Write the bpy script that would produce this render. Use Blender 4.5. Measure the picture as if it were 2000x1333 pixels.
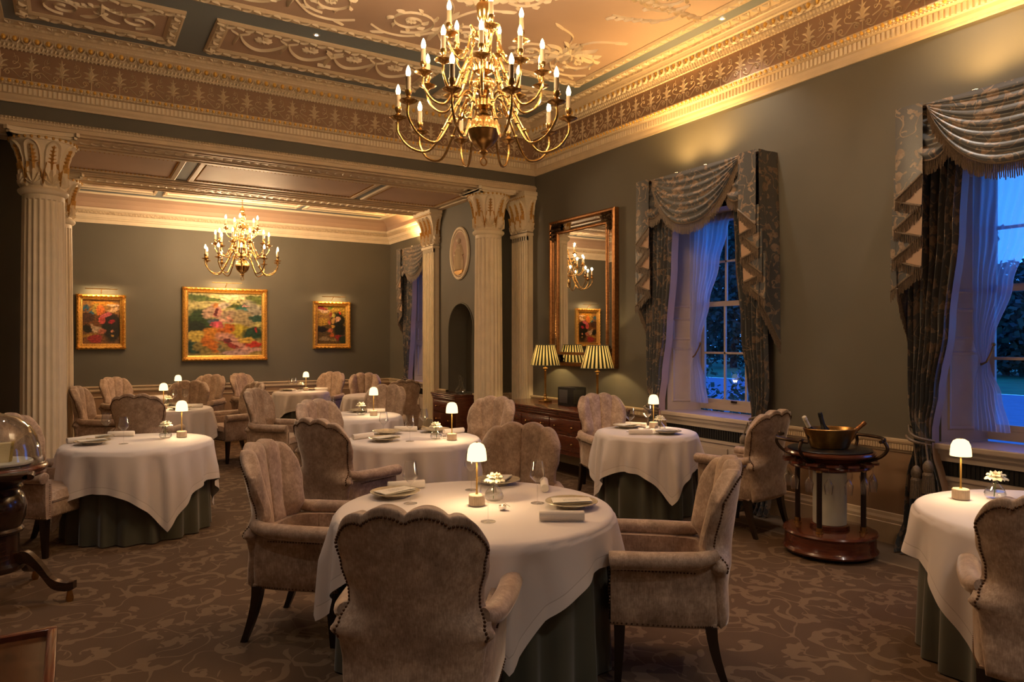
import bpy, math, random
from math import pi, sin, cos, sqrt, atan2, radians
from mathutils import Vector, noise as mnoise
random.seed(7)
for _o in list(bpy.data.objects): bpy.data.objects.remove(_o)
S = bpy.context.scene
COL = S.collection
# ------------------------------------------------------------------ camera, world, exposure
TH = math.atan2(856, 1400)
cam_d = bpy.data.cameras.new('camera'); cam = bpy.data.objects.new('camera', cam_d); COL.objects.link(cam)
cam.location = (0, 0, 1.6); cam.rotation_euler = (pi/2, 0, -TH)
cam_d.sensor_width = 36; cam_d.lens = 25.2; cam_d.shift_y = -0.00075; cam_d.clip_start = .05; cam_d.clip_end = 300
S.camera = cam
S.view_settings.view_transform = 'Standard'; S.view_settings.look = 'None'
S.view_settings.gamma = 1; S.view_settings.use_curve_mapping = False
S.view_settings.exposure = 0.36
W = bpy.data.worlds.new('dusk'); S.world = W; W.use_nodes = True
nt = W.node_tree; nt.nodes.clear()
o_ = nt.nodes.new('ShaderNodeOutputWorld'); b_ = nt.nodes.new('ShaderNodeBackground')
tc_ = nt.nodes.new('ShaderNodeTexCoord'); sx_ = nt.nodes.new('ShaderNodeSeparateXYZ'); rp_ = nt.nodes.new('ShaderNodeValToRGB')
nt.links.new(tc_.outputs['Generated'], sx_.inputs[0]); nt.links.new(sx_.outputs['Z'], rp_.inputs[0])
rp_.color_ramp.elements[0].position = 0; rp_.color_ramp.elements[0].color = (.05, .30, .95, 1)
rp_.color_ramp.elements[1].position = .5; rp_.color_ramp.elements[1].color = (.015, .09, .55, 1)
nt.links.new(rp_.outputs[0], b_.inputs[0]); b_.inputs[1].default_value = 2.8
nt.links.new(b_.outputs[0], o_.inputs[0])
def lamp(kind, name, loc, energy, col=(1, .62, .28), size=.02, rot=None, spot=None, blend=.5, sy=None):
    d = bpy.data.lights.new(name, kind); d.energy = energy; d.color = col
    if kind == 'AREA':
        d.size = size
        if sy: d.shape = 'RECTANGLE'; d.size_y = sy
    else: d.shadow_soft_size = size
    if spot: d.spot_size = radians(spot); d.spot_blend = blend
    o = bpy.data.objects.new(name, d); COL.objects.link(o); o.location = loc
    if rot: o.rotation_euler = rot
    return o
# dusk light falling in through the tall windows
for yc in (5.14, 2.26, 11.92):      # sampling portals in the window openings (they give no light of their own)
    l = lamp('AREA', 'window_portal', (5.93, yc, 1.9), 1, (1, 1, 1), .95, sy=2.05); l.data.cycles.is_portal = True
    l.rotation_euler = (Vector((-1, 0, 0))).to_track_quat('-Z', 'Y').to_euler()
CBW, CBW2, LPW, SLW, UPW, DLW, PLW = 9.0, 13.0, 4.2, 14, 55, 52, 5.2   # watts: candles, table lamps, sideboard lamps, uplights, downlights, picture lights
# ceiling downlights of the room (small recessed fittings)
DL = [(2.0, 6.89), (3.45, 6.85), (.55, 6.85), (5.07, 4.6), (5.07, 2.6), (5.07, .8), (-.45, 4.6), (-.45, 2.6), (2.0, -.7), (3.6, -.7), (.8, -.7)]
# ------------------------------------------------------------------ helpers
class MB:
    def __init__(s): s.v = []; s.f = []; s.m = []; s.k = 0; s.uv = None; s.ws = 1
    def mat(s, k): s.k = k; return s
    def add(s, vs, fs):
        n = len(s.v); s.v += [tuple(p) for p in vs]
        for f in fs: s.f.append(tuple(i+n for i in f)); s.m.append(s.k)
        return s
    def box(s, x0, x1, y0, y1, z0, z1, bev=0):
        if bev:
            b = min(bev, (x1-x0)/2.01, (y1-y0)/2.01, (z1-z0)/2.01); cx, cy, cz = (x0+x1)/2, (y0+y1)/2, (z0+z1)/2
            ring = []
            zs = [(z0, b), (z0+b*.3, b*.3), (z0+b, 0), (z1-b, 0), (z1-b*.3, b*.3), (z1, b)]
            vs = []
            for z, i in zs:
                X0, X1, Y0, Y1 = x0+i, x1-i, y0+i, y1-i; c = b*.6
                vs += [(X0+c, Y0, z), (X1-c, Y0, z), (X1, Y0+c, z), (X1, Y1-c, z), (X1-c, Y1, z), (X0+c, Y1, z), (X0, Y1-c, z), (X0, Y0+c, z)]
            fs = []
            for j in range(5):
                for i in range(8): a = j*8+i; q = j*8+(i+1) % 8; fs.append((a, q, q+8, a+8))
            fs.append(tuple(range(7, -1, -1))); fs.append(tuple(range(40, 48)))
            return s.add(vs, fs)
        vs = [(x0, y0, z0), (x1, y0, z0), (x1, y1, z0), (x0, y1, z0), (x0, y0, z1), (x1, y0, z1), (x1, y1, z1), (x0, y1, z1)]
        return s.add(vs, [(3, 2, 1, 0), (4, 5, 6, 7), (0, 1, 5, 4), (1, 2, 6, 5), (2, 3, 7, 6), (3, 0, 4, 7)])
    def lathe(s, prof, n=24, loc=(0, 0, 0), flute=None, sx=1, sy=1, cap=True):
        vs = []; fs = []
        for r, z in prof:
            for i in range(n):
                a = 2*pi*i/n; rr = r*(1+(flute(a, z) if flute else 0))
                vs.append((loc[0]+rr*cos(a)*sx, loc[1]+rr*sin(a)*sy, loc[2]+z))
        m = len(prof)
        for j in range(m-1):
            for i in range(n):
                a = j*n+i; b = j*n+(i+1) % n; fs.append((a, b, b+n, a+n))
        if cap:
            if prof[0][0] > 1e-5: fs.append(tuple(range(n-1, -1, -1)))
            if prof[-1][0] > 1e-5: fs.append(tuple(range((m-1)*n, m*n)))
        return s.add(vs, fs)
    def tube(s, pts, r, n=8, closed=False, flat=1.0, cap=True):
        P = [Vector(p) for p in pts]; N = len(P); R = r if hasattr(r, '__len__') else [r]*N
        vs = []; up = Vector((0, 0, 1)); prev = None
        for i in range(N):
            if closed: t = P[(i+1) % N]-P[i-1]
            else: t = P[min(i+1, N-1)]-P[max(i-1, 0)]
            if t.length < 1e-9: t = Vector((0, 0, 1))
            t.normalize()
            if prev is None:
                a = up if abs(t.z) < .95 else Vector((1, 0, 0)); x = t.cross(a).normalized()
            else:
                x = prev-t*prev.dot(t)
                x = x.normalized() if x.length > 1e-6 else t.cross(up).normalized()
            prev = x; y = x.cross(t)
            for k in range(n):
                a = 2*pi*k/n; vs.append(P[i]+x*cos(a)*R[i]+y*sin(a)*R[i]*flat)
        fs = []
        for j in range(N if closed else N-1):
            for k in range(n):
                a = j*n+k; b = j*n+(k+1) % n; c = ((j+1) % N)*n+(k+1) % n; d = ((j+1) % N)*n+k; fs.append((a, d, c, b))
        if not closed and cap: fs.append(tuple(range(n))); fs.append(tuple(range(N*n-1, (N-1)*n-1, -1)))
        return s.add(vs, fs)
    def grid(s, fn, nu, nv, wu=False, wv=False, flip=False):
        vs = [fn(i/(nu if wu else nu-1), j/(nv if wv else nv-1)) for j in range(nv) for i in range(nu)]
        fs = []
        for j in range(nv if wv else nv-1):
            for i in range(nu if wu else nu-1):
                a = j*nu+i; b = j*nu+(i+1) % nu; c = ((j+1) % nv)*nu+(i+1) % nu; d = ((j+1) % nv)*nu+i
                fs.append((a, d, c, b) if flip else (a, b, c, d))
        return s.add(vs, fs)
    def sphere(s, c, r, n=12, m=8, sc=(1, 1, 1)):
        prof = [(r*sin(pi*j/m), -r*cos(pi*j/m)) for j in range(m+1)]
        vs = []; fs = []
        vs.append((c[0], c[1], c[2]-r*sc[2]))
        for rr, z in prof[1:-1]:
            for i in range(n): a = 2*pi*i/n; vs.append((c[0]+rr*cos(a)*sc[0], c[1]+rr*sin(a)*sc[1], c[2]+z*sc[2]))
        vs.append((c[0], c[1], c[2]+r*sc[2])); L = len(vs)-1
        for i in range(n): fs.append((0, 1+(i+1) % n, 1+i)); fs.append((L, L-n+i, L-n+(i+1) % n))
        for j in range(m-2):
            for i in range(n): a = 1+j*n+i; b = 1+j*n+(i+1) % n; fs.append((a, b, b+n, a+n))
        return s.add(vs, fs)
    def nub(s, c, r, f=None):      # tiny six-vertex stud
        x, y, z = c
        return s.add([(x-r, y, z), (x+r, y, z), (x, y-r, z), (x, y+r, z), (x, y, z-r), (x, y, z+r)],
                     [(0, 2, 5), (2, 1, 5), (1, 3, 5), (3, 0, 5), (2, 0, 4), (1, 2, 4), (3, 1, 4), (0, 3, 4)])
    def prism(s, pts, lo, hi, fmap):   # polygon pts (u,v) extruded between h=lo..hi through fmap(u,v,h)
        n = len(pts); vs = [fmap(u, v, lo) for u, v in pts]+[fmap(u, v, hi) for u, v in pts]
        return s.add(vs, [tuple(range(n-1, -1, -1)), tuple(range(n, 2*n))]+[(i, (i+1) % n, (i+1) % n+n, i+n) for i in range(n)])
    def relief(s, pts, w, h, fmap):    # raised ridge along a 2D line, three points per section
        N = len(pts); Wd = [q*s.ws for q in w] if hasattr(w, '__len__') else [w*s.ws]*N; vs = []
        for i in range(N):
            a = pts[max(i-1, 0)]; b = pts[min(i+1, N-1)]; dx, dy = b[0]-a[0], b[1]-a[1]; L = math.hypot(dx, dy) or 1
            nx, ny = -dy/L*Wd[i], dx/L*Wd[i]; x, y = pts[i]
            hh = h*min(1, Wd[i]/max(max(Wd), 1e-6)*1.3+.15)
            vs += [fmap(x+nx, y+ny, -.002), fmap(x, y, hh), fmap(x-nx, y-ny, -.002)]
        fs = []
        for i in range(N-1):
            a = 3*i; fs += [(a, a+1, a+4, a+3), (a+1, a+2, a+5, a+4)]
        return s.add(vs, fs)
    def leaf(s, p, q, w, h, fmap, bend=0, n=7):   # leaf from p to q
        dx, dy = q[0]-p[0], q[1]-p[1]; pts = []; ws = []
        for i in range(n):
            t = i/(n-1); k = sin(pi*t)*bend
            pts.append((p[0]+dx*t-dy*k, p[1]+dy*t+dx*k)); ws.append(w*(sin(pi*min(1, t*.85+.08))**.8))
        ws[-1] = w*.08
        return s.relief(pts, ws, h, fmap)
    def obj(s, name, mats, parent=None, smooth=40, label=None, kind=None):
        me = bpy.data.meshes.new(name); me.from_pydata(s.v, [], s.f); me.update()
        if not isinstance(mats, (list, tuple)): mats = [mats]
        for m in mats: me.materials.append(m)
        me.polygons.foreach_set('material_index', s.m)
        if smooth:
            me.polygons.foreach_set('use_smooth', [True]*len(s.f))
            try: me.set_sharp_from_angle(angle=radians(smooth))
            except Exception: pass
        if s.uv:
            ul = me.uv_layers.new(name='UVMap')
            for lp in me.loops: ul.data[lp.index].uv = s.uv[lp.vertex_index]
        o = bpy.data.objects.new(name, me); COL.objects.link(o)
        if parent: o.parent = parent
        if label: o['label'] = label
        if kind: o['kind'] = kind
        return o
def thing(name, label, cat, loc=(0, 0, 0), rz=0, group=None):
    o = bpy.data.objects.new(name, None); COL.objects.link(o); o.location = loc; o.rotation_euler = (0, 0, rz)
    o.empty_display_size = .1; o['label'] = label; o['category'] = cat
    if group: o['group'] = group
    return o
def tag(o, label, cat, group=None):
    o['label'] = label; o['category'] = cat
    if group: o['group'] = group
    return o
def struct(o): o['kind'] = 'structure'; return o
def copytree(o, parent=None):
    c = o.copy(); COL.objects.link(c)
    if parent: c.parent = parent
    for ch in list(o.children): copytree(ch, c)
    return c
def dup(root, label, loc, rz=0, group=None, name=None):
    c = copytree(root); c.location = loc; c.rotation_euler = (0, 0, rz); c['label'] = label
    if group: c['group'] = group
    return c
def spiral(cx, cy, r0, r1, a0, turns, n=20):
    return [(cx+(r0+(r1-r0)*i/(n-1))*cos(a0+2*pi*turns*i/(n-1)), cy+(r0+(r1-r0)*i/(n-1))*sin(a0+2*pi*turns*i/(n-1))) for i in range(n)]
def bez(p0, p1, p2, p3, n=12):
    out = []
    for i in range(n):
        t = i/(n-1); a = (1-t)**3; b = 3*t*(1-t)**2; c = 3*t*t*(1-t); d = t**3
        out.append(tuple(a*p0[k]+b*p1[k]+c*p2[k]+d*p3[k] for k in range(len(p0))))
    return out
def sm(pts, n=6):   # Catmull-Rom through the points
    out = []; P = [pts[0]]+list(pts)+[pts[-1]]
    for i in range(1, len(P)-2):
        for j in range(n):
            t = j/n; out.append(tuple(.5*((2*P[i][k])+(-P[i-1][k]+P[i+1][k])*t+(2*P[i-1][k]-5*P[i][k]+4*P[i+1][k]-P[i+2][k])*t*t+(-P[i-1][k]+3*P[i][k]-3*P[i+1][k]+P[i+2][k])*t**3) for k in range(len(P[0]))))
    out.append(tuple(pts[-1])); return out
def lerpt(tab, x):
    if x <= tab[0][0]: return tab[0][1]
    for (a, b), (c, d) in zip(tab, tab[1:]):
        if x <= c:
            t = (x-a)/(c-a); t = t*t*(3-2*t); return b+(d-b)*t
    return tab[-1][1]
# ------------------------------------------------------------------ materials
class N:
    def __init__(s, name):
        s.m = bpy.data.materials.new(name); s.m.use_nodes = True; s.t = s.m.node_tree; s.t.nodes.clear()
        s.out = s.n('OutputMaterial')
    def n(s, k, **kw):
        x = s.t.nodes.new('ShaderNode'+k)
        for a, b in kw.items():
            if isinstance(a, str) and hasattr(x, a): setattr(x, a, b)
        return x
    def l(s, a, b): s.t.links.new(a, b)
    def ramp(s, fac, stops, interp='LINEAR'):
        r = s.n('ValToRGB'); r.color_ramp.interpolation = interp
        e = r.color_ramp.elements
        while len(e) > 1: e.remove(e[-1])
        e[0].position = stops[0][0]; e[0].color = (*stops[0][1], 1) if len(stops[0][1]) == 3 else stops[0][1]
        for p, c in stops[1:]:
            q = e.new(p); q.color = (*c, 1)
        s.l(fac, r.inputs[0]); return r.outputs[0]
    def math(s, op, a, b=None, c=None, clamp=False):
        x = s.n('Math'); x.operation = op; x.use_clamp = clamp
        for i, q in enumerate((a, b, c)):
            if q is None: continue
            if hasattr(q, 'links') or hasattr(q, 'is_output'): s.l(q, x.inputs[i])
            else: x.inputs[i].default_value = q
        return x.outputs[0]
    def mix(s, f, a, b):
        x = s.n('Mix'); x.data_type = 'RGBA'
        for i, q in ((0, f), (6, a), (7, b)):
            if hasattr(q, 'is_output'): s.l(q, x.inputs[i])
            elif i == 0: x.inputs[0].default_value = q
            else: x.inputs[i].default_value = (*q, 1)
        return x.outputs[2]
    def coord(s, out='Object', scale=(1, 1, 1)):
        c = s.n('TexCoord'); m = s.n('Mapping'); m.inputs['Scale'].default_value = scale
        s.l(c.outputs[out], m.inputs[0]); return m.outputs[0]
    def noise(s, vec, scale, detail=3, rough=.5, dist=0):
        x = s.n('TexNoise'); x.inputs['Scale'].default_value = scale; x.inputs['Detail'].default_value = detail
        x.inputs['Roughness'].default_value = rough; x.inputs['Distortion'].default_value = dist
        s.l(vec, x.inputs['Vector']); return x
    def bsdf(s, col, rough=.5, metal=0, bump=None, bstr=.2, bdist=.01, **kw):
        b = s.n('BsdfPrincipled')
        if hasattr(col, 'is_output'): s.l(col, b.inputs['Base Color'])
        else: b.inputs['Base Color'].default_value = (*col, 1)
        if hasattr(rough, 'is_output'): s.l(rough, b.inputs['Roughness'])
        else: b.inputs['Roughness'].default_value = rough
        b.inputs['Metallic'].default_value = metal
        for k, v in kw.items():
            k = k.replace('_', ' ')
            if k in b.inputs: b.inputs[k].default_value = v if not isinstance(v, tuple) else (*v, 1)
        if bump is not None:
            q = s.n('Bump'); q.inputs['Strength'].default_value = bstr; q.inputs['Distance'].default_value = bdist
            s.l(bump, q.inputs['Height']); s.l(q.outputs[0], b.inputs['Normal'])
        s.l(b.outputs[0], s.out.inputs[0]); return b
def simple(name, col, rough=.5, metal=0, var=.12, scale=6, bump=0, bscale=40, **kw):
    k = N(name); v = k.coord(); nz = k.noise(v, scale, 4)
    lo = tuple(c*(1-var) for c in col); hi = tuple(min(1, c*(1+var)) for c in col)
    c = k.ramp(nz.outputs[0], [(.3, lo), (.7, hi)])
    bp = k.noise(v, bscale, 3).outputs[0] if bump else None
    k.bsdf(c, rough, metal, bp, bump, .004, **kw); return k.m
def emit(name, col, strength, sample=True):
    k = N(name); e = k.n('Emission'); e.inputs[0].default_value = (*col, 1); e.inputs[1].default_value = strength
    k.l(e.outputs[0], k.out.inputs[0])
    if not sample:
        try: k.m.cycles.emission_sampling = 'NONE'
        except Exception: pass
    return k.m
def glassy(name, tint=(1, 1, 1), rough=.02, ior=1.45, fac=1.0, dark=0.0):
    k = N(name); t = k.n('BsdfTransparent'); t.inputs[0].default_value = (*tint, 1)
    g = k.n('BsdfGlossy'); g.inputs['Roughness'].default_value = rough
    f = k.n('LayerWeight'); f.inputs[0].default_value = .5
    m = k.n('MixShader'); k.l(k.math('ADD', k.math('MULTIPLY', k.math('POWER', f.outputs['Facing'], 3.5), .85*fac), .035*fac, clamp=True), m.inputs[0]); k.l(t.outputs[0], m.inputs[1]); k.l(g.outputs[0], m.inputs[2])
    k.l(m.outputs[0], k.out.inputs[0]); return k.m
M = {}
M['wall'] = simple('sage_paint', (.118, .111, .087), .62, var=.05, scale=2, bump=.05, bscale=90)
M['dado'] = simple('dado_paint', (.33, .215, .13), .5, var=.05, scale=2)
M['cream'] = simple('cream_plaster', (.62, .49, .33), .5, var=.06, scale=8, bump=.15, bscale=60)
M['cream2'] = simple('ivory_plaster', (.78, .67, .50), .5, var=.05, scale=8)
M['blue'] = simple('ceiling_grey_blue', (.20, .235, .25), .6, var=.04, scale=2)
M['pink'] = simple('ceiling_blush', (.50, .355, .262), .6, var=.05, scale=2)
M['brownf'] = simple('frieze_brown', (.29, .175, .105), .6, var=.08, scale=4)
M['motif'] = simple('frieze_motif', (.60, .47, .31), .55, var=.05, scale=8)
M['gold'] = simple('gilding', (.88, .52, .12), .32, .35, var=.2, scale=60)
M['plaqf'] = simple('plaque_ground', (.34, .20, .12), .6)
M['goldleaf'] = simple('gilt_detail', (.60, .35, .10), .45, .35, var=.2, scale=60)
M['woodtrim'] = simple('window_joinery', (.44, .37, .31), .45, var=.05)
# acanthus band: fine carved ornament through bump
k = N('carved_band'); v = k.coord(); w_ = k.n('TexVoronoi'); w_.inputs['Scale'].default_value = 26; k.l(v, w_.inputs['Vector'])
k.bsdf(k.ramp(w_.outputs[0], [(0, (.66, .53, .36)), (.6, (.58, .455, .30)), (.9, (.47, .36, .23))]), .5, 0, w_.outputs[0], .9, .012); M['carved'] = k.m
# carpet: spiral scrolls with leaf edges, woven tone on tone
k = N('scroll_carpet'); v = k.coord('Object'); n1 = k.noise(v, 2.6, 2, .5)
vm = k.n('VectorMath'); vm.operation = 'MULTIPLY_ADD'; k.l(n1.outputs['Color'], vm.inputs[0]); vm.inputs[1].default_value = (.12, .12, 0); k.l(v, vm.inputs[2])
def scroll(sc, off, kr, rmax, wd, lobes):
    mp = k.n('Mapping'); mp.inputs['Location'].default_value = (off, off*.7, 0); mp.inputs['Scale'].default_value = (sc, sc, 0); k.l(vm.outputs[0], mp.inputs[0])
    x = k.n('TexVoronoi'); x.inputs['Scale'].default_value = 1; x.inputs['Randomness'].default_value = .62; k.l(mp.outputs[0], x.inputs['Vector'])
    d = k.n('VectorMath'); d.operation = 'SUBTRACT'; k.l(mp.outputs[0], d.inputs[0]); k.l(x.outputs['Position'], d.inputs[1])
    q = k.n('SeparateXYZ'); k.l(d.outputs[0], q.inputs[0]); th = k.math('ARCTAN2', q.outputs['Y'], q.outputs['X']); r = x.outputs['Distance']
    cs = k.n('SeparateColor'); k.l(x.outputs['Color'], cs.inputs[0]); sg = k.math('SUBTRACT', k.math('MULTIPLY', k.math('GREATER_THAN', cs.outputs[0], .5), 2), 1)
    t = k.math('MULTIPLY', th, .15915); sp = k.math('FRACT', k.math('ADD', k.math('ADD', k.math('MULTIPLY', t, sg), k.math('MULTIPLY', r, kr)), cs.outputs[1]))
    wv = k.math('ADD', wd, k.math('MULTIPLY', k.math('SINE', k.math('ADD', k.math('MULTIPLY', th, lobes), k.math('MULTIPLY', r, 14))), .06))
    line = k.math('LESS_THAN', k.math('ABSOLUTE', k.math('SUBTRACT', sp, .5)), wv)
    return k.math('MAXIMUM', k.math('MULTIPLY', line, k.math('LESS_THAN', r, rmax)), k.math('LESS_THAN', r, .07))
s1 = scroll(3.1, 0, 2.3, .60, .15, 7); s2 = scroll(5.3, 3.3, 1.6, .30, .20, 5)
n4 = k.noise(v, 4.2, 0, .3, .8).outputs[0]
pat = k.math('MAXIMUM', k.math('MAXIMUM', s1, s2), k.math('LESS_THAN', k.math('ABSOLUTE', k.math('SUBTRACT', n4, .5)), .014))
pile = k.noise(v, 420, 2).outputs[0]
c0 = k.mix(pat, (.128, .073, .037), (.235, .150, .085))
c1 = k.mix(k.math('MULTIPLY', pile, .5), c0, (.05, .03, .018))
sp = k.n('SeparateXYZ'); k.l(v, sp.inputs[0])
edge = k.math('GREATER_THAN', sp.outputs['X'], 4.98); line = k.math('MULTIPLY', k.math('GREATER_THAN', sp.outputs['X'], 4.98), k.math('LESS_THAN', sp.outputs['X'], 5.01))
c2 = k.mix(edge, c1, (.17, .115, .072)); c3 = k.mix(line, c2, (.26, .19, .12))
hgt = k.math('ADD', k.math('MULTIPLY', pat, .8), pile)
k.bsdf(c3, .95, 0, hgt, .6, .008); M['carpet'] = k.m
# velvet
k = N('taupe_velvet'); v = k.coord('Object'); n1 = k.noise(v, 9, 4, .65, .3).outputs[0]; n2 = k.noise(k.coord('Object', (260, 260, 30)), 1, 2).outputs[0]
n3 = k.noise(v, 45, 3, .7, .4).outputs[0]
mx = k.math('ADD', k.math('MULTIPLY', n1, .45), k.math('ADD', k.math('MULTIPLY', n2, .25), k.math('MULTIPLY', n3, .3)))
k.bsdf(k.ramp(mx, [(.36, (.19, .125, .088)), (.50, (.36, .255, .188)), (.64, (.58, .44, .335))]), .62, 0, mx, .25, .003,
       Sheen_Weight=.9, Sheen_Roughness=.35, Sheen_Tint=(1, .85, .7)); M['velvet'] = k.m
M['piping'] = simple('taupe_piping', (.16, .10, .065), .6)
M['nail'] = simple('bronze_nailheads', (.10, .05, .025), .38, .8)
M['legwood'] = simple('ebonised_wood', (.016, .008, .005), .28, var=.3)
# linens
k = N('white_linen'); v = k.coord('Object'); n1 = k.noise(v, 500, 2).outputs[0]
uv = k.n('UVMap'); su = k.n('SeparateXYZ'); k.l(uv.outputs[0], su.inputs[0])
hem = k.math('MULTIPLY', k.math('GREATER_THAN', su.outputs['Y'], .050), k.math('LESS_THAN', su.outputs['Y'], .054))
hb = k.math('LESS_THAN', su.outputs['Y'], .052)
c = k.mix(hem, k.mix(hb, (.66, .60, .585), (.70, .64, .62)), (.50, .44, .42))
k.bsdf(c, .75, 0, n1, .08, .001, Sheen_Weight=.15); M['linen'] = k.m
M['napkin'] = simple('napkin_linen', (.74, .68, .62), .8, var=.04, bump=.1, bscale=300)
k = N('sage_skirt'); v = k.coord('Object'); k.bsdf(k.ramp(k.noise(v, 3, 2).outputs[0], [(.3, (.066, .067, .049)), (.7, (.090, .090, .066))]), .6, 0, None, Sheen_Weight=.4, Sheen_Roughness=.4); M['skirt'] = k.m
# brocade
k = N('floral_brocade'); v = k.coord('Object', (1, 1, 1)); nd = k.noise(v, 5, 2, .5)
vm = k.n('VectorMath'); vm.operation = 'MULTIPLY_ADD'; k.l(nd.outputs['Color'], vm.inputs[0]); vm.inputs[1].default_value = (.09, .09, .09); k.l(v, vm.inputs[2])
fl = k.n('TexVoronoi'); fl.inputs['Scale'].default_value = 7.5; k.l(vm.outputs[0], fl.inputs['Vector'])
pn = k.noise(vm.outputs[0], 26, 2, .5, .6).outputs[0]
blob = k.math('LESS_THAN', k.math('ADD', fl.outputs['Distance'], k.math('MULTIPLY', pn, .30)), .42)
vine = k.math('LESS_THAN', k.math('ABSOLUTE', k.math('SUBTRACT', k.noise(v, 6.5, 0, .3, .4).outputs[0], .5)), .012)
lf = k.math('GREATER_THAN', k.noise(vm.outputs[0], 19, 0, .3, .8).outputs[0], .64)
pt = k.math('MAXIMUM', blob, k.math('MAXIMUM', vine, lf))
th = k.noise(k.coord('Object', (1, 1, .25)), 220, 2).outputs[0]
g1 = k.mix(k.math('GREATER_THAN', pn, .5), (.25, .18, .132), (.34, .26, .195))
c = k.mix(pt, (.085, .095, .105), g1); c = k.mix(k.math('MULTIPLY', th, .35), c, (.03, .03, .03))
bb = k.bsdf(c, .36, 0, k.math('ADD', pt, th), .3, .003, Sheen_Weight=.25); M['brocade'] = k.m
M['lining'] = simple('champagne_lining', (.42, .29, .205), .45, var=.05)
M['fringe'] = simple('bullion_fringe', (.15, .112, .078), .5, var=.35, scale=90)
k = N('voile'); d = k.n('BsdfTranslucent'); d.inputs[0].default_value = (.80, .80, .84, 1); t = k.n('BsdfTransparent'); dd = k.n('BsdfDiffuse'); dd.inputs[0].default_value = (.78, .78, .82, 1)
m1 = k.n('MixShader'); m1.inputs[0].default_value = .12; k.l(d.outputs[0], m1.inputs[1]); k.l(dd.outputs[0], m1.inputs[2])
m2 = k.n('MixShader'); m2.inputs[0].default_value = .60; k.l(t.outputs[0], m2.inputs[1]); k.l(m1.outputs[0], m2.inputs[2]); k.l(m2.outputs[0], k.out.inputs[0]); M['voile'] = k.m
# woods, metals
def wood(name, a, b, rough=.22, sc=(1, 1, 8)):
    k = N(name); v = k.coord('Object', sc); n1 = k.noise(v, 5, 6, .65, 1.5).outputs[0]
    k.bsdf(k.ramp(n1, [(.35, a), (.65, b)]), rough, 0, None, Coat_Weight=.5, Coat_Roughness=.08); return k.m
M['mahog'] = wood('mahogany', (.070, .017, .008), (.125, .032, .014))
M['darkwood'] = wood('dark_walnut', (.018, .008, .005), (.045, .018, .009), .25)
M['burl'] = wood('burr_wood', (.035, .014, .006), (.12, .05, .02), .22, (1, 1, 1))
M['brass'] = simple('polished_brass', (.44, .27, .095), .27, 1, var=.1, scale=10)
M['brassold'] = simple('aged_brass', (.42, .24, .08), .33, 1, var=.3, scale=14)
M['bronze'] = simple('bronze_gilt', (.30, .135, .05), .36, .85, var=.3, scale=40)
M['darkmetal'] = simple('dark_bronze', (.06, .035, .02), .35, .8, var=.3)
M['goldframe'] = simple('gilt_frame', (.78, .46, .12), .34, .8, var=.3, scale=50, bump=.8, bscale=70)
M['candle'] = simple('candle_sleeve', (.26, .20, .125), .5, var=.05)
M['black'] = simple('black_lacquer', (.008, .008, .009), .3)
M['black2'] = simple('black_grille', (.006, .005, .005), .7)
M['grey'] = simple('grey_metal_face', (.10, .10, .105), .35, .5)
M['silver'] = simple('silver', (.75, .74, .72), .15, 1)
M['marble'] = simple('white_marble', (.78, .76, .70), .3, var=.08)
M['whitecyl'] = simple('ivory_leather', (.50, .49, .43), .5, var=.04)
M['china'] = simple('gold_glazed_charger', (.50, .43, .31), .25, .2, var=.2, scale=30)
M['chinaw'] = simple('cream_china', (.66, .62, .52), .25, var=.03)
M['ribwood'] = simple('fluted_travertine', (.55, .44, .32), .6, var=.12, scale=25)
M['stemgold'] = simple('lamp_stem_gold', (.85, .55, .16), .3, .9)
M['rose'] = simple('ivory_rose', (.82, .76, .56), .6, var=.05)
M['green'] = simple('rose_stem', (.08, .15, .04), .5)
M['glass'] = glassy('clear_glass', (.97, .97, .97), .01, 1.5, 1.15)
M['glasst'] = glassy('thick_glass', (.90, .91, .90), .01, 1.6, 1.5)
M['glassb'] = glassy('sparkling_glass', (1, 1, 1), .04, 1.5, 2.4)
M['pane'] = glassy('window_glass', (.93, .96, .98), .0, 1.4, .5)
M['cheese'] = simple('cheese', (.78, .64, .38), .5, var=.08)
M['rind'] = simple('cheese_rind', (.38, .27, .08), .7, var=.4, scale=30)
k = N('mirror_silver'); k.bsdf((.82, .82, .80), .01, 1); M['mirror'] = k.m
M['shade'] = emit('lamp_glow_shade', (1, .72, .33), 2.0)
k = N('candle_bulb'); e_ = k.n('Emission'); e_.inputs[0].default_value = (1, .70, .34, 1); e_.inputs[1].default_value = 30; t_ = k.n('BsdfTransparent'); m_ = k.n('MixShader'); m_.inputs[0].default_value = .5
k.l(t_.outputs[0], m_.inputs[1]); k.l(e_.outputs[0], m_.inputs[2]); k.l(m_.outputs[0], k.out.inputs[0]); M['bulb'] = k.m
try: k.m.cycles.emission_sampling = 'NONE'
except Exception: pass
M['cool'] = emit('downlight_lens', (1, .93, .85), 60, False)
k = N('menu_card'); v = k.coord('Generated'); n1 = k.noise(v, 9, 3, .6, 2.5).outputs[0]
sp = k.n('SeparateXYZ'); k.l(v, sp.inputs[0])
ln = k.math('LESS_THAN', k.math('ABSOLUTE', k.math('SUBTRACT', n1, .5)), .022)
def inr(o, a, b): return k.math('MULTIPLY', k.math('GREATER_THAN', o, a), k.math('LESS_THAN', o, b))
msk = k.math('MULTIPLY', inr(sp.outputs['X'], .28, .72), inr(sp.outputs['Y'], .25, .75))
k.bsdf(k.mix(k.math('MULTIPLY', ln, msk), (.72, .68, .60), (.10, .09, .09)), .6); M['menu'] = k.m
k = N('pleated_lampshade'); g_ = k.n('BsdfPrincipled'); v = k.n('UVMap'); sp = k.n('SeparateXYZ'); k.l(v.outputs[0], sp.inputs[0])
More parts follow.
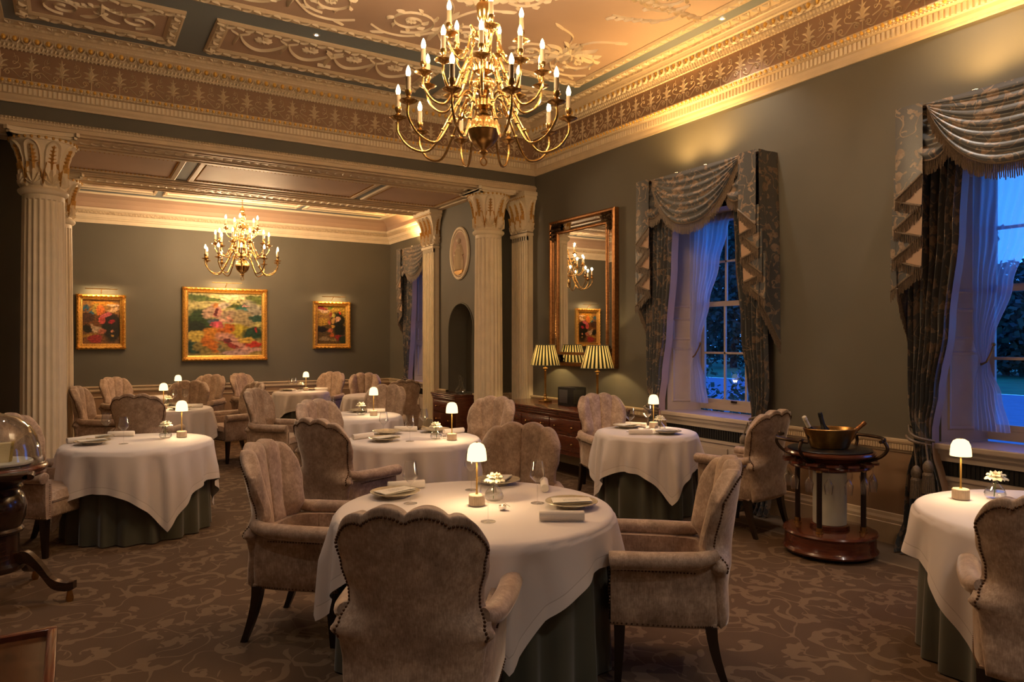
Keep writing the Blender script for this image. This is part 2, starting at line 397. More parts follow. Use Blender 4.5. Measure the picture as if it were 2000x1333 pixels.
fr = k.math('FRACT', k.math('MULTIPLY', sp.outputs['X'], 12)); st = k.math('GREATER_THAN', fr, .5)
c = k.mix(st, (.012, .016, .010), (.50, .42, .22)); tr = k.n('BsdfTranslucent'); df = k.n('BsdfDiffuse'); k.l(c, tr.inputs[0]); k.l(c, df.inputs[0])
m1 = k.n('MixShader'); m1.inputs[0].default_value = .17; k.l(df.outputs[0], m1.inputs[1]); k.l(tr.outputs[0], m1.inputs[2]); k.l(m1.outputs[0], k.out.inputs[0]); M['pleat'] = k.m
k = N('canvas_paint'); a_ = k.n('Attribute'); a_.attribute_name = 'Paint'; v = k.coord('Object')
k.bsdf(a_.outputs['Color'], .35, 0, k.noise(v, 30, 4, .6).outputs[0], .5, .004); M['canvas'] = k.m
M['leaf'] = simple('tree_leaves', (.022, .05, .028), .6, var=.4, scale=3)
M['leaf2'] = simple('shrub_leaves', (.05, .10, .03), .6, var=.4, scale=9)
M['bark'] = simple('bark', (.02, .015, .012), .8)
M['lawn'] = simple('lawn_grass', (.03, .20, .05), .9, var=.3, scale=.8)
M['drive'] = simple('gravel_drive', (.24, .25, .26), .9, var=.1, scale=3)
M['flower'] = simple('pale_flowers', (.5, .5, .62), .6)
# ------------------------------------------------------------------ room shell
XL, XR, YN, YF, YB = -.9, 5.5, -1.5, 8.37, 13.76
ZC = 4.55
o = MB(); o.box(XL-.2, 5.95, YN-.2, YB+.2, -.1, 0); struct(o.obj('floor', M['carpet'], smooth=0))
WIN = [5.14, 2.26, 11.92]; ZS, ZH, HW = .83, 2.93, .62
def wall_x(mb, x, y0, y1, z0, z1, holes, t=-1):     # plane at x, cut by rectangular holes
    ys = sorted({y0, y1, *[h[0] for h in holes], *[h[1] for h in holes]}); zs = sorted({z0, z1, *[h[2] for h in holes], *[h[3] for h in holes]})
    ys = [y for y in ys if y0 <= y <= y1]; zs = [z for z in zs if z0 <= z <= z1]
    for a, b in zip(ys, ys[1:]):
        for c, d in zip(zs, zs[1:]):
            if any(h[0] <= (a+b)/2 <= h[1] and h[2] <= (c+d)/2 <= h[3] for h in holes): continue
            mb.add([(x, a, c), (x, b, c), (x, b, d), (x, a, d)], [(0, 1, 2, 3) if t > 0 else (3, 2, 1, 0)])
hol = [(y-HW, y+HW, -.01, ZH) for y in WIN]
o = MB(); o.mat(0); wall_x(o, XR, YN, 9.05, .80, ZC+.1, hol); wall_x(o, XR, 10.8, YB, .80, ZC, hol)
o.mat(1); wall_x(o, XR, YN, 9.05, 0, .80, hol); wall_x(o, XR, 10.8, YB, 0, .80, hol)
# pier between the rooms, arched niche cut into its face
ny0, ny1, nz0, nzs = 9.19, 10.01, .80, 1.75
PX = 4.97
o.mat(0)
wall_x(o, PX, 9.05, 10.8, .80, 4.1, [(ny0, ny1, nz0, 2.16)])
o.mat(1); wall_x(o, PX, 9.05, 10.8, 0, .80, []); o.mat(0)
nc, nr = (ny0+ny1)/2, (ny1-ny0)/2
for i in range(16):
    a0, a1 = pi*i/16, pi*(i+1)/16
    p, q = (nc+nr*cos(a0), nzs+nr*sin(a0)), (nc+nr*cos(a1), nzs+nr*sin(a1))
    o.add([(PX, p[0], p[1]), (PX, q[0], q[1]), (PX, q[0], 2.16), (PX, p[0], 2.16)], [(0, 1, 2, 3)])
    o.add([(PX, p[0], p[1]), (PX, q[0], q[1]), (PX+.3, nc+(q[0]-nc)*.92, q[1]), (PX+.3, nc+(p[0]-nc)*.92, p[1])], [(0, 1, 2, 3)])
for y, s_ in ((ny0, 1), (ny1, -1)):
    o.add([(PX, y, nz0), (PX, y, nzs), (PX+.3, y+s_*.03, nzs), (PX+.3, y+s_*.03, nz0)], [(0, 1, 2, 3)])
o.add([(PX+.29, ny0-.1, nz0), (PX+.29, ny1+.1, nz0), (PX+.29, ny1+.1, 2.3), (PX+.29, ny0-.1, 2.3)], [(0, 1, 2, 3)])
o.add([(PX, ny0, nz0), (PX, ny1, nz0), (PX+.3, ny1, nz0), (PX+.3, ny0, nz0)], [(0, 1, 2, 3)])
for y in (9.05, 10.8):
    o.mat(0).add([(PX, y, .8), (XR, y, .8), (XR, y, 4.1), (PX, y, 4.1)], [(0, 1, 2, 3)])
    o.mat(1).add([(PX, y, 0), (XR, y, 0), (XR, y, .8), (PX, y, .8)], [(0, 1, 2, 3)])
struct(o.obj('wall_right', [M['wall'], M['dado']], smooth=0))
o = MB()
o.mat(0).add([(XL, YB, .8), (XR, YB, .8), (XR, YB, 4.1), (XL, YB, 4.1)], [(0, 1, 2, 3)])
o.mat(1).add([(XL, YB, 0), (XR, YB, 0), (XR, YB, .8), (XL, YB, .8)], [(0, 1, 2, 3)])
struct(o.obj('wall_back', [M['wall'], M['dado']], smooth=0))
o = MB()
for a, b in ((YN, 9.05), (10.8, YB)):
    o.mat(0); wall_x(o, XL, a, b, .8, ZC+.1, [], 1); o.mat(1); wall_x(o, XL, a, b, 0, .8, [], 1)
LX = -.40
o.mat(0); wall_x(o, LX, 9.05, 10.8, .8, 4.1, [], 1); o.mat(1); wall_x(o, LX, 9.05, 10.8, 0, .8, [], 1)
for y in (9.05, 10.8):
    o.mat(0).add([(XL, y, .8), (LX, y, .8), (LX, y, 4.1), (XL, y, 4.1)], [(0, 1, 2, 3)])
    o.mat(1).add([(XL, y, 0), (LX, y, 0), (LX, y, .8), (XL, y, .8)], [(0, 1, 2, 3)])
struct(o.obj('wall_left', [M['wall'], M['dado']], smooth=0))
o = MB(); o.add([(XL, YN, 0), (XR, YN, 0), (XR, YN, ZC+.1), (XL, YN, ZC+.1)], [(0, 1, 2, 3)])
struct(o.obj('wall_front', M['wall'], smooth=0))
# ------------------------------------------------------------------ main ceiling
PA, PB, PC_, PD = -.37, 4.97, .62, 6.68          # blush field, outer edge of its frame
o = MB()
o.mat(0).add([(XL, YN, ZC), (XR, YN, ZC), (XR, YF+.6, ZC), (XL, YF+.6, ZC)], [(0, 3, 2, 1)])
def frame_down(mb, x0, x1, y0, y1, z, w, h, mats=(1, 2), inner=3):
    # moulded frame hanging below plane z, carved face, inner field
    prof = [(0, 0), (0, h*.5), (w*.15, h), (w*.8, h*.9), (w, h*.35), (w, -.004)]
    for (d0, h0), (d1, h1), mi in zip(prof, prof[1:], (mats[0], mats[0], mats[1], mats[0], mats[0])):
        mb.mat(mi)
        A = [(x0+d0, y0+d0), (x1-d0, y0+d0), (x1-d0, y1-d0), (x0+d0, y1-d0)]; B = [(x0+d1, y0+d1), (x1-d1, y0+d1), (x1-d1, y1-d1), (x0+d1, y1-d1)]
        for i in range(4):
            j = (i+1) % 4
            mb.add([(*A[i], z-h0), (*A[j], z-h0), (*B[j], z-h1), (*B[i], z-h1)], [(3, 2, 1, 0)])
    if inner is not None:
        mb.mat(inner).add([(x0+w, y0+w, z-.004), (x1-w, y0+w, z-.004), (x1-w, y1-w, z-.004), (x0+w, y1-w, z-.004)], [(3, 2, 1, 0)])
frame_down(o, PA, PB, PC_, PD, ZC, .10, .035)
for x0, x1 in ((-.45, .865), (1.12, 3.43), (3.67, 4.97)):
    frame_down(o, x0, x1, 7.0, 7.84, ZC, .13, .03)
    frame_down(o, x0, x1, -1.15, .35, ZC, .13, .03)
def cmap(u, v, h): return (u, v, ZC-.006-h)
o.mat(4)
# carved band: leaf shapes along the frames
def band(mb, x0, y0, x1, y1, w, fm, step=.085):
    L = math.hypot(x1-x0, y1-y0); n = int(L/step); dx, dy = (x1-x0)/L, (y1-y0)/L
    for i in range(n):
        t = (i+.5)/n*L; cx, cy = x0+dx*t, y0+dy*t; s_ = 1 if i % 2 else -1
        mb.leaf((cx-dx*step*.42-dy*s_*w*.25, cy-dy*step*.42+dx*s_*w*.25), (cx+dx*step*.42+dy*s_*w*.35, cy+dy*step*.42-dx*s_*w*.35), w*.2, .014, fm, .25*s_, 5)
def bandmap(u, v, h): return (u, v, ZC-.03-h)
for x0, x1 in ((-.45, .865), (1.12, 3.43), (3.67, 4.97)):
    for (a, b, c, d) in ((x0, 7.065, x1, 7.065), (x0, 7.775, x1, 7.775), (x0+.065, 7.0, x0+.065, 7.84), (x1-.065, 7.0, x1-.065, 7.84)): band(o, a, b, c, d, .10, bandmap)
for (a, b, c, d) in ((PA, PD-.055, PB, PD-.055), (PB-.055, 1.2, PB-.055, PD)): band(o, a, b, c, d, .08, bandmap)
# festoons in the long panel, scrolls in the left one
o.ws = .62
def festoon(cx, y0, w, dep, fm):
    pts = [(cx-w/2+w*i/14, y0+dep*sin(pi*i/14)**.75) for i in range(15)]
    o.relief(pts, [.016+.018*sin(pi*i/14) for i in range(15)], .022, fm)
def rosette(cx, cy, r, fm, n=8, sy=1):
    for i in range(n):
        a = 2*pi*i/n; o.leaf((cx+r*.15*cos(a), cy+r*.15*sin(a)*sy), (cx+r*cos(a), cy+r*sin(a)*sy), r*.34, .02, fm, 0, 5)
    o.relief([(cx-r*.3, cy), (cx, cy), (cx+r*.3, cy)], [r*.1, r*.3, r*.1], .03, fm)
pm = lambda u, v, h: (u, v, ZC-.006-h)
xs = [1.36+i*.458 for i in range(5)]
for i in range(4): festoon((xs[i]+xs[i+1])/2, 7.26, .44, .27, pm); rosette((xs[i]+xs[i+1])/2, 7.27, .085, pm, 10)
for x in xs:
    o.leaf((x, 7.22), (x-.01, 7.54), .03, .02, pm); o.leaf((x, 7.26), (x-.09, 7.18), .018, .015, pm); o.leaf((x, 7.26), (x+.09, 7.18), .018, .015, pm)
x = 2.28; o.relief([(x-.09, 7.2), (x, 7.32), (x+.09, 7.2)], .03, .03, pm); o.relief([(x, 7.32), (x, 7.56)], [.05, .03], .03, pm); o.relief([(x-.07, 7.58), (x+.07, 7.58)], .02, .03, pm)
for (c0, c1) in ((-.32, .735), (3.8, 4.84)):
    mx = (c0+c1)/2; y = 7.42; hw = (c1-c0)/2
    for sg in (-1, 1):
        o.relief(spiral(mx+sg*hw*.55, y+.02, .17, .03, pi/2 if sg > 0 else pi/2, -sg*1.6, 26), .013, .018, pm)
        o.relief([(mx+sg*t*hw*.95, y-.17+.10*sin(t*pi*1.6)) for t in [i/16 for i in range(17)]], .014, .018, pm)
        for j in range(9): t = .12+j*.1; o.leaf((mx+sg*t*hw*.95, y-.17+.10*sin(t*pi*1.6)), (mx+sg*(t+.09)*hw*.95, y-.21+.10*sin(t*pi*1.6)), .018, .02, pm, .2)
        o.leaf((mx, y), (mx+sg*.16, y+.16), .04, .02, pm, .2*sg)
    o.leaf((mx, y+.02), (mx, y-.2), .05, .025, pm); rosette(mx, y, .06, pm, 6)
# arabesques of the blush field
def husk(p, q, fm, w=.03, step=.075):
    L = math.hypot(q[0]-p[0], q[1]-p[1]); n = max(2, int(L/step)); dx, dy = (q[0]-p[0])/L, (q[1]-p[1])/L
    for i in range(n):
        t = i*L/n; a = (p[0]+dx*t, p[1]+dy*t)
        for s_ in (-1, 0, 1): o.leaf(a, (a[0]+dx*step*1.15-dy*s_*w*1.1, a[1]+dy*step*1.15+dx*s_*w*1.1), w*.45, .022, fm, .12*s_, 5)
def volute(cx, cy, r, a0, turns, fm, leaves=True):
    pts = spiral(cx, cy, r, r*.2, a0, turns, 40); o.relief(pts, .013, .018, fm)
    if leaves:
        for j in range(2, 30, 3):
            p = pts[j]; a = atan2(p[1]-cy, p[0]-cx); q = (p[0]+cos(a+.9*(-1 if turns < 0 else 1))*.085, p[1]+sin(a+.9*(-1 if turns < 0 else 1))*.085)
            o.leaf(p, q, .024, .024, fm, .2, 6)
    rosette(cx, cy, r*.22, fm, 6)
for cx in (.3, 1.6, 2.95, 4.25):
    for sg in (-1, 1):
        volute(cx+sg*.30, 6.12, .25, pi/2+(0 if sg > 0 else 0), sg*1.7, pm)
    o.leaf((cx, 6.05), (cx, 6.42), .05, .03, pm); o.leaf((cx, 6.05), (cx, 5.72), .05, .03, pm)
    for sg in (-1, 1):
        o.relief(sm([(cx, 6.2), (cx+sg*.2, 6.43), (cx+sg*.42, 6.46), (cx+sg*.6, 6.36)]), .012, .016, pm)
        o.leaf((cx+sg*.42, 6.46), (cx+sg*.55, 6.52), .02, .02, pm); o.relief(sm([(cx, 5.9), (cx+sg*.12, 5.62), (cx+sg*.35, 5.5)]), .012, .016, pm)
        o.leaf((cx+sg*.3, 5.52), (cx+sg*.44, 5.46), .022, .022, pm)
# octagon of husks about the chandelier, spokes, trophies in the corners
HC = (2.3, 4.15)
oc = [(HC[0]+1.75*cos(pi/8+i*pi/4), HC[1]+1.45*sin(pi/8+i*pi/4)) for i in range(8)]
for i in range(8):
    husk(oc[i], oc[(i+1) % 8], pm); r_ = .62
    if i != 10: husk((HC[0]+(oc[i][0]-HC[0])*.45, HC[1]+(oc[i][1]-HC[1])*.45), (HC[0]+(oc[i][0]-HC[0])*.95, HC[1]+(oc[i][1]-HC[1])*.95), pm, .024)
for i, (px, py) in enumerate(((PB-.08, oc[0][1]), (oc[1][0], 5.5))):
    husk(oc[i], (px, py), pm)
husk(oc[7], (PB-.08, oc[7][1]), pm)
for cx, cy in ((4.35, 5.95), (.2, 5.95)):
    for i in range(9):
        a = i*.7+.3; L = .13+.16*((i*37) % 7)/7; o.relief([(cx, cy), (cx+cos(a)*L, cy+sin(a)*L)], [.016, .034], .028, pm)
    for i in range(10):
        a = i*.63; o.leaf((cx+.12*cos(a), cy+.1*sin(a)), (cx+.34*cos(a+.2), cy+.26*sin(a+.2)), .028, .03, pm, .15)
    rosette(cx, cy, .1, pm, 8)
for cy in (4.55, 3.2, 1.9):
    for cx in (4.35,):
        volute(cx, cy, .26, 0, 1.8, pm); o.relief(sm([(cx+.26, cy), (cx+.30, cy+.3), (cx+.05, cy+.45), (cx-.2, cy+.5)]), .012, .016, pm)
        for j in range(6): o.leaf((cx+.25-.08*j, cy+.36+.03*j), (cx+.2-.08*j, cy+.45+.03*j), .022, .022, pm)
volute(1.3, 5.1, .2, 1, 1.5, pm); volute(3.3, 5.15, .2, 2, -1.5, pm); volute(2.3, 5.5, .16, 2, -1.5, pm)
for i in range(24):
    a = i/24*2*pi; o.leaf((HC[0]+.16*cos(a), HC[1]+.16*sin(a)), (HC[0]+.42*cos(a), HC[1]+.42*sin(a)), .04, .03, pm, .05)
struct(o.obj('ceiling', [M['blue'], M['cream'], M['carved'], M['pink'], M['cream2']], smooth=50))
# ------------------------------------------------------------------ cornice of the main room
def ring(mb, rect, prof, mats, sides=(0, 1, 2, 3)):
    x0, x1, y0, y1 = rect
    for ((d0, z0), (d1, z1), mi) in zip(prof, prof[1:], mats):
        mb.mat(mi)
        A = [(x0+d0, y0+d0), (x1-d0, y0+d0), (x1-d0, y1-d0), (x0+d0, y1-d0)]; B = [(x0+d1, y0+d1), (x1-d1, y0+d1), (x1-d1, y1-d1), (x0+d1, y1-d1)]
        for i in sides:
            j = (i+1) % 4; mb.add([(*A[i], z0), (*A[j], z0), (*B[j], z1), (*B[i], z1)], [(3, 2, 1, 0)])
R1 = (XL, XR, YN, YF)
o = MB()
prof = [(0, 3.885), (.02, 3.885), (.022, 3.905), (.035, 3.93), (.04, 3.955), (.055, 3.962), (.055, 4.03), (.10, 4.035), (.10, 4.045), (.105, 4.05), (.125, 4.068), (.125, 4.078), (.10, 4.08),
        (.11, 4.355), (.135, 4.358), (.14, 4.372), (.15, 4.39), (.17, 4.41), (.17, 4.418), (.18, 4.425), (.205, 4.455), (.215, 4.462), (.23, 4.470), (.235, 4.485), (.25, 4.505), (.262, 4.512), (.27, 4.535), (.355, 4.545), (.36, 4.552)]
mm = [0, 0, 0, 0, 0, 0, 0, 0, 0, 0, 0, 0, 1, 0, 0, 2, 0, 0, 0, 0, 0, 0, 0, 0, 0, 2, 0, 0]
ring(o, R1, prof, mm)
# wall-plane mappers: side 'F' is the wall over the colonnade, 'R' the window wall
def fmF(d): return lambda u, v, h: (u, YF-d-h, v)
def fmR(d): return lambda u, v, h: (XR-d-h, u, v)
runs = [(fmF, XL+.12, XR-.12), (fmR, .9, YF-.12)]
for fm, a, b in runs:
    L = b-a; n = int(L/.04)
    o.mat(3)
    for i in range(n):     # fluted band
        u = a+(i+.5)*L/n; f_ = fm(.055); o.prism([(u-.011, 3.965), (u+.011, 3.965), (u+.011, 4.028), (u-.011, 4.028)], 0, .009, f_)
    n = int(L/.058)
    for i in range(n):     # lower gilt eggs with beads below
        u = a+(i+.5)*L/n; f_ = fm(.110)
        o.mat(4); x, y, z = f_(u, 4.062, .006); o.sphere((x, y, z), .0165, 6, 4, (1, 1, 1.15))
        o.mat(3); o.nub(f_(u+.029, 4.060, .004), .011); o.nub(f_(u, 4.036, .0), .009); o.nub(f_(u+.029, 4.036, .0), .009)
    n = int(L/.088)
    for i in range(n):     # upper gilt eggs in their darts
        u = a+(i+.5)*L/n; f_ = fm(.19)
        x, y, z = f_(u, 4.440, .004); o.mat(4).sphere((x, y, z), .024, 8, 5, (.85, .85, 1.2))
        o.mat(3); o.relief([(u-.034, 4.47), (u-.036, 4.43), (u-.016, 4.40), (u+.016, 4.40), (u+.036, 4.43), (u+.034, 4.47)], .007, .022, f_)
    n = int(L/.034)
    for i in range(n):     # bead rows
        u = a+(i+.5)*L/n; o.nub(fm(.135)(u, 4.352, 0), .012); o.nub(fm(.225)(u, 4.480, 0), .012)
        o.leaf((u-.006, 4.365), (u+.006, 4.408), .012, .012, fm(.155), 0, 4)
    n = int(L/.11)
    for i in range(n):     # acanthus ceiling band
        u = a+(i+.5)*L/n
        g_ = (lambda q: (lambda uu, vv, h: ((uu, YF-vv, 4.538-h) if q is fmF else (XR-vv, uu, 4.538-h))))(fm)
        for s_ in (-1, 0, 1): o.leaf((u, .275), (u+s_*.04, .345), .014, .012, g_, .1*s_, 5)
    # anthemion frieze
    P = .247; n = int(L/P)+1; f_ = fm(.105)
    o.mat(5); V = 4.085
    for i in range(n):
        u = (-.346+P*(i-2)) if fm is fmF else (b-.12-P*i)
        if not a+.02 < u < b-.02: continue
        o.relief([(u, V+.0), (u, V+.085)], .006, .006, f_)
        o.leaf((u, V+.10), (u, V+.265), .017, .009, f_)
        for dx_, dz_, wl in ((.043, .228, .0165), (.068, .170, .0155), (.062, .108, .013)):
            for s_ in (-1, 1): o.leaf((u+s_*.004, V+.095), (u+s_*dx_, V+dz_), wl, .008, f_, .26*s_, 7)
        o.relief([(u-.022, V+.085), (u+.022, V+.085)], .009, .009, f_)
        for s_ in (-1, 1):
            o.relief(spiral(u+s_*.052, V+.055, .026, .008, pi/2+s_*pi/2 if False else (pi if s_ > 0 else 0), -s_*1.3 if s_ > 0 else 1.3, 14), .0052, .007, f_)
        o.relief(sm([(u+.030, V+.07), (u+.075, V+.092), (u+.12, V+.055), (u+.165, V+.018), (u+.215, V+.045)], 4), .0055, .007, f_)
        s_ = 1 if i % 2 else -1; w = u+P/2
        o.relief(sm([(w-s_*.04, V+.09), (w+s_*.025, V+.115), (w+s_*.03, V+.15), (w-s_*.02, V+.165), (w-s_*.015, V+.14), (w+s_*.02, V+.175), (w+s_*.012, V+.22), (w-s_*.018, V+.205), (w, V+.19), (w-s_*.014, V+.245)], 4), .0055, .007, f_)
struct(o.obj('trim_1', [M['cream'], M['brownf'], M['carved'], M['cream2'], M['gold'], M['motif']], smooth=50))
# ------------------------------------------------------------------ beams over the two column rows
def beam(name, y0, y1, ztop, zfr):
    o = MB(); o.mat(0).box(XL, XR, y0, y1, 3.685, ztop)
    o.mat(0)
    o.mat(1); o.box(XL, XR, y0-.03, y1+.03, 3.66, 3.70); o.box(XL, XR, y0-.045, y1+.045, 3.70, 3.722); 
    o.mat(2); o.add([(XL, y0-.045, 3.722), (XR, y0-.045, 3.722), (XR, y0, 3.755), (XL, y0, 3.755)], [(0, 1, 2, 3)])
    n = int((XR-XL)/.03); o.mat(3)
    for i in range(n):
        u = XL+(i+.5)*(XR-XL)/n; o.leaf((u, 3.725), (u, 3.752), .011, .01, lambda a, v, h: (a, y0-.04+(v-3.722)*.8-h, v), 0, 4)
        o.nub((u, y0-.046, 3.712), .008)
    sf = lambda a, v, h: (a, v, 3.66-h)
    w = (y1-y0); cy = (y0+y1)/2
    o.mat(1)
    for yy in (y0+.05, y0+w*.26, y1-w*.26, y1-.05): o.box(XL, XR, yy-.012, yy+.012, 3.645, 3.665)
    o.mat(3)
    for i in range(int((XR-XL)/.10)):
        u = XL+.05+i*.10
        for s_ in (-1, 1): o.leaf((u, cy), (u+.09, cy+s_*.07), .016, .01, sf, .25*s_, 6)
    return struct(o.obj(name, [M['wall'], M['cream'], M['carved'], M['cream2']], smooth=50))
beam('trim_2', 8.38, 8.97, 4.62, 0); beam('trim_3', 10.28, 10.95, 4.2, 0)
# passage ceiling: three blush coffers framed in cream over grey-blue
o = MB(); zp = 3.69
o.mat(0).add([(LX, 8.9, zp), (PX, 8.9, zp), (PX, 10.4, zp), (LX, 10.4, zp)], [(0, 3, 2, 1)])
o.mat(0).add([(XL, 8.9, zp+.02), (XR, 8.9, zp+.02), (XR, 9.06, zp+.02), (XL, 9.06, zp+.02)], [(0, 3, 2, 1)])
for x0, x1 in ((-.22, 1.12), (1.26, 3.50), (3.60, 4.84)):
    frame_down(o, x0, x1, 9.03, 10.19, zp, .075, .022, (1, 1), 3)
    o.mat(4)
    for (a, b, c, d) in ((x0+.08, 10.115, x1-.08, 10.115), (x1-.08, 9.12, x1-.08, 10.1), (x0+.08, 9.12, x0+.08, 10.1), (x0+.08, 9.12, x1-.08, 9.12)):
        L = math.hypot(c-a, d-b); n = int(L/.045)
        for i in range(n): t = (i+.5)/n; o.nub((a+(c-a)*t, b+(d-b)*t, zp-.012), .012)
o.mat(1); o.box(PX-.09, PX, 9.0, 10.3, 3.655, 3.75); o.box(LX, LX+.09, 9.0, 10.3, 3.655, 3.75)
struct(o.obj('ceiling', [M['blue'], M['cream'], M['carved'], M['pink'], M['goldleaf']], smooth=50))
# back-room ceiling, cove and cornice
o = MB(); ZB = 4.0
o.mat(0).add([(XL, 10.9, ZB), (XR, 10.9, ZB), (XR, YB, ZB), (XL, YB, ZB)], [(0, 3, 2, 1)])
R2 = (XL, XR, 10.95, YB)
prof = [(0, 3.545), (.02, 3.545), (.03, 3.60), (.045, 3.615), (.045, 3.63), (.06, 3.635), (.07, 3.69), (.085, 3.70), (.10, 3.74), (.125, 3.755), (.13, 3.79), (.09, 3.795), (.11, 3.87), (.17, 3.94), (.27, 3.985), (.30, 3.99), (.315, 3.975), (.35, 3.97), (.37, 3.999)]
ring(o, R2, prof, [1, 1, 1, 1, 1, 1, 2, 2, 1, 1, 1, 3, 3, 3, 1, 1, 1, 1], (1, 2, 3))
zb = lambda u, v, h: (u, v, ZB-.006-h)
for x0, x1 in ((-.5, 1.15), (1.25, 3.45), (3.55, 5.1)):
    frame_down(o, x0, x1, 12.95, 13.16, ZB, .04, .015, (1, 1), 0)
    frame_down(o, x0, x1, 11.4, 12.95, ZB, .06, .03, (1, 2), 3)
    o.mat(4); mx = (x0+x1)/2
    for sg in (-1, 1):
        o.relief(sm([(mx, 12.6), (mx+sg*.15, 12.75), (mx+sg*.35, 12.62), (mx+sg*.5, 12.75), (mx+sg*.62, 12.66)]), .014, .016, zb)
        o.relief(spiral(mx+sg*.4, 12.35, .17, .04, 1, sg*1.6, 24), .014, .016, zb)
        for j in range(6): o.leaf((mx+sg*.1*j, 12.7), (mx+sg*(.1*j+.08), 12.62), .02, .02, zb)
struct(o.obj('ceiling', [M['blue'], M['cream2'], M['carved'], M['pink'], M['cream2']], smooth=50))
# ------------------------------------------------------------------ dado rail and skirting
def profile_run(mb, p, q, nrm, prof, mi=0):
    for (d0, z0), (d1, z1) in zip(prof, prof[1:]):
        mb.mat(mi).add([(p[0]+nrm[0]*d0, p[1]+nrm[1]*d0, z0), (q[0]+nrm[0]*d0, q[1]+nrm[1]*d0, z0), (q[0]+nrm[0]*d1, q[1]+nrm[1]*d1, z1), (p[0]+nrm[0]*d1, p[1]+nrm[1]*d1, z1)], [(0, 1, 2, 3)])
rail = [(.0, .725), (.012, .73), (.012, .745), (.03, .75), (.03, .795), (.042, .80), (.05, .815), (.05, .83), (0, .832)]
base = [(.03, 0), (.03, .16), (.022, .165), (.022, .19), (.012, .21), (.008, .235), (0, .24)]
segs_r = []; ys = [YN]
for y in sorted(WIN[:2]): segs_r.append((ys[-1], y-HW-.1)); ys.append(y+HW+.1)
segs_r.append((ys[-1], 9.05)); segs_r.append((10.8, WIN[2]-HW-.1)); segs_r.append((WIN[2]+HW+.1, YB))
o = MB(); b = MB()
for a, c in segs_r: profile_run(o, (XR, a), (XR, c), (-1, 0), rail); profile_run(b, (XR, a), (XR, c), (-1, 0), base)
for a, c in segs_r[:3]:
    for i in range(int((c-a)/.022)): o.box(XR-.036, XR-.028, a+i*.022, a+i*.022+.011, .752, .793)
for x, s_, a, c in ((PX, -1, 9.05, 10.8),): profile_run(b, (x, a), (x, c), (s_, 0), base); profile_run(o, (x, a), (x, 9.15), (s_, 0), rail); profile_run(o, (x, 10.02), (x, c), (s_, 0), rail)
profile_run(b, (PX, 9.05), (XR, 9.05), (0, -1), base); profile_run(o, (PX, 9.05), (XR, 9.05), (0, -1), rail)
struct(o.obj('trim_4', M['cream'], smooth=0)); struct(b.obj('baseboard_right', M['cream'], smooth=0))
o = MB(); b = MB(); profile_run(o, (XL, YB), (XR, YB), (0, -1), rail); profile_run(b, (XL, YB), (XR, YB), (0, -1), base)
profile_run(o, (XL, YB), (XR, YB), (0, -1), [(0, .64), (.012, .64), (.012, .66), (0, .66)])
struct(o.obj('trim_5', M['cream'], smooth=0)); struct(b.obj('baseboard_back', M['cream'], smooth=0))
# niche edge bead
o = MB(); pts = [(PX-.004, ny0-.0, .83), (PX-.004, ny0, nzs)]+[(PX-.004, nc-nr*cos(pi*i/20), nzs+nr*sin(pi*i/20)) for i in range(1, 20)]+[(PX-.004, ny1, nzs), (PX-.004, ny1, .83)]
o.tube(pts, .012, 6); struct(o.obj('trim_6', M['wall']))
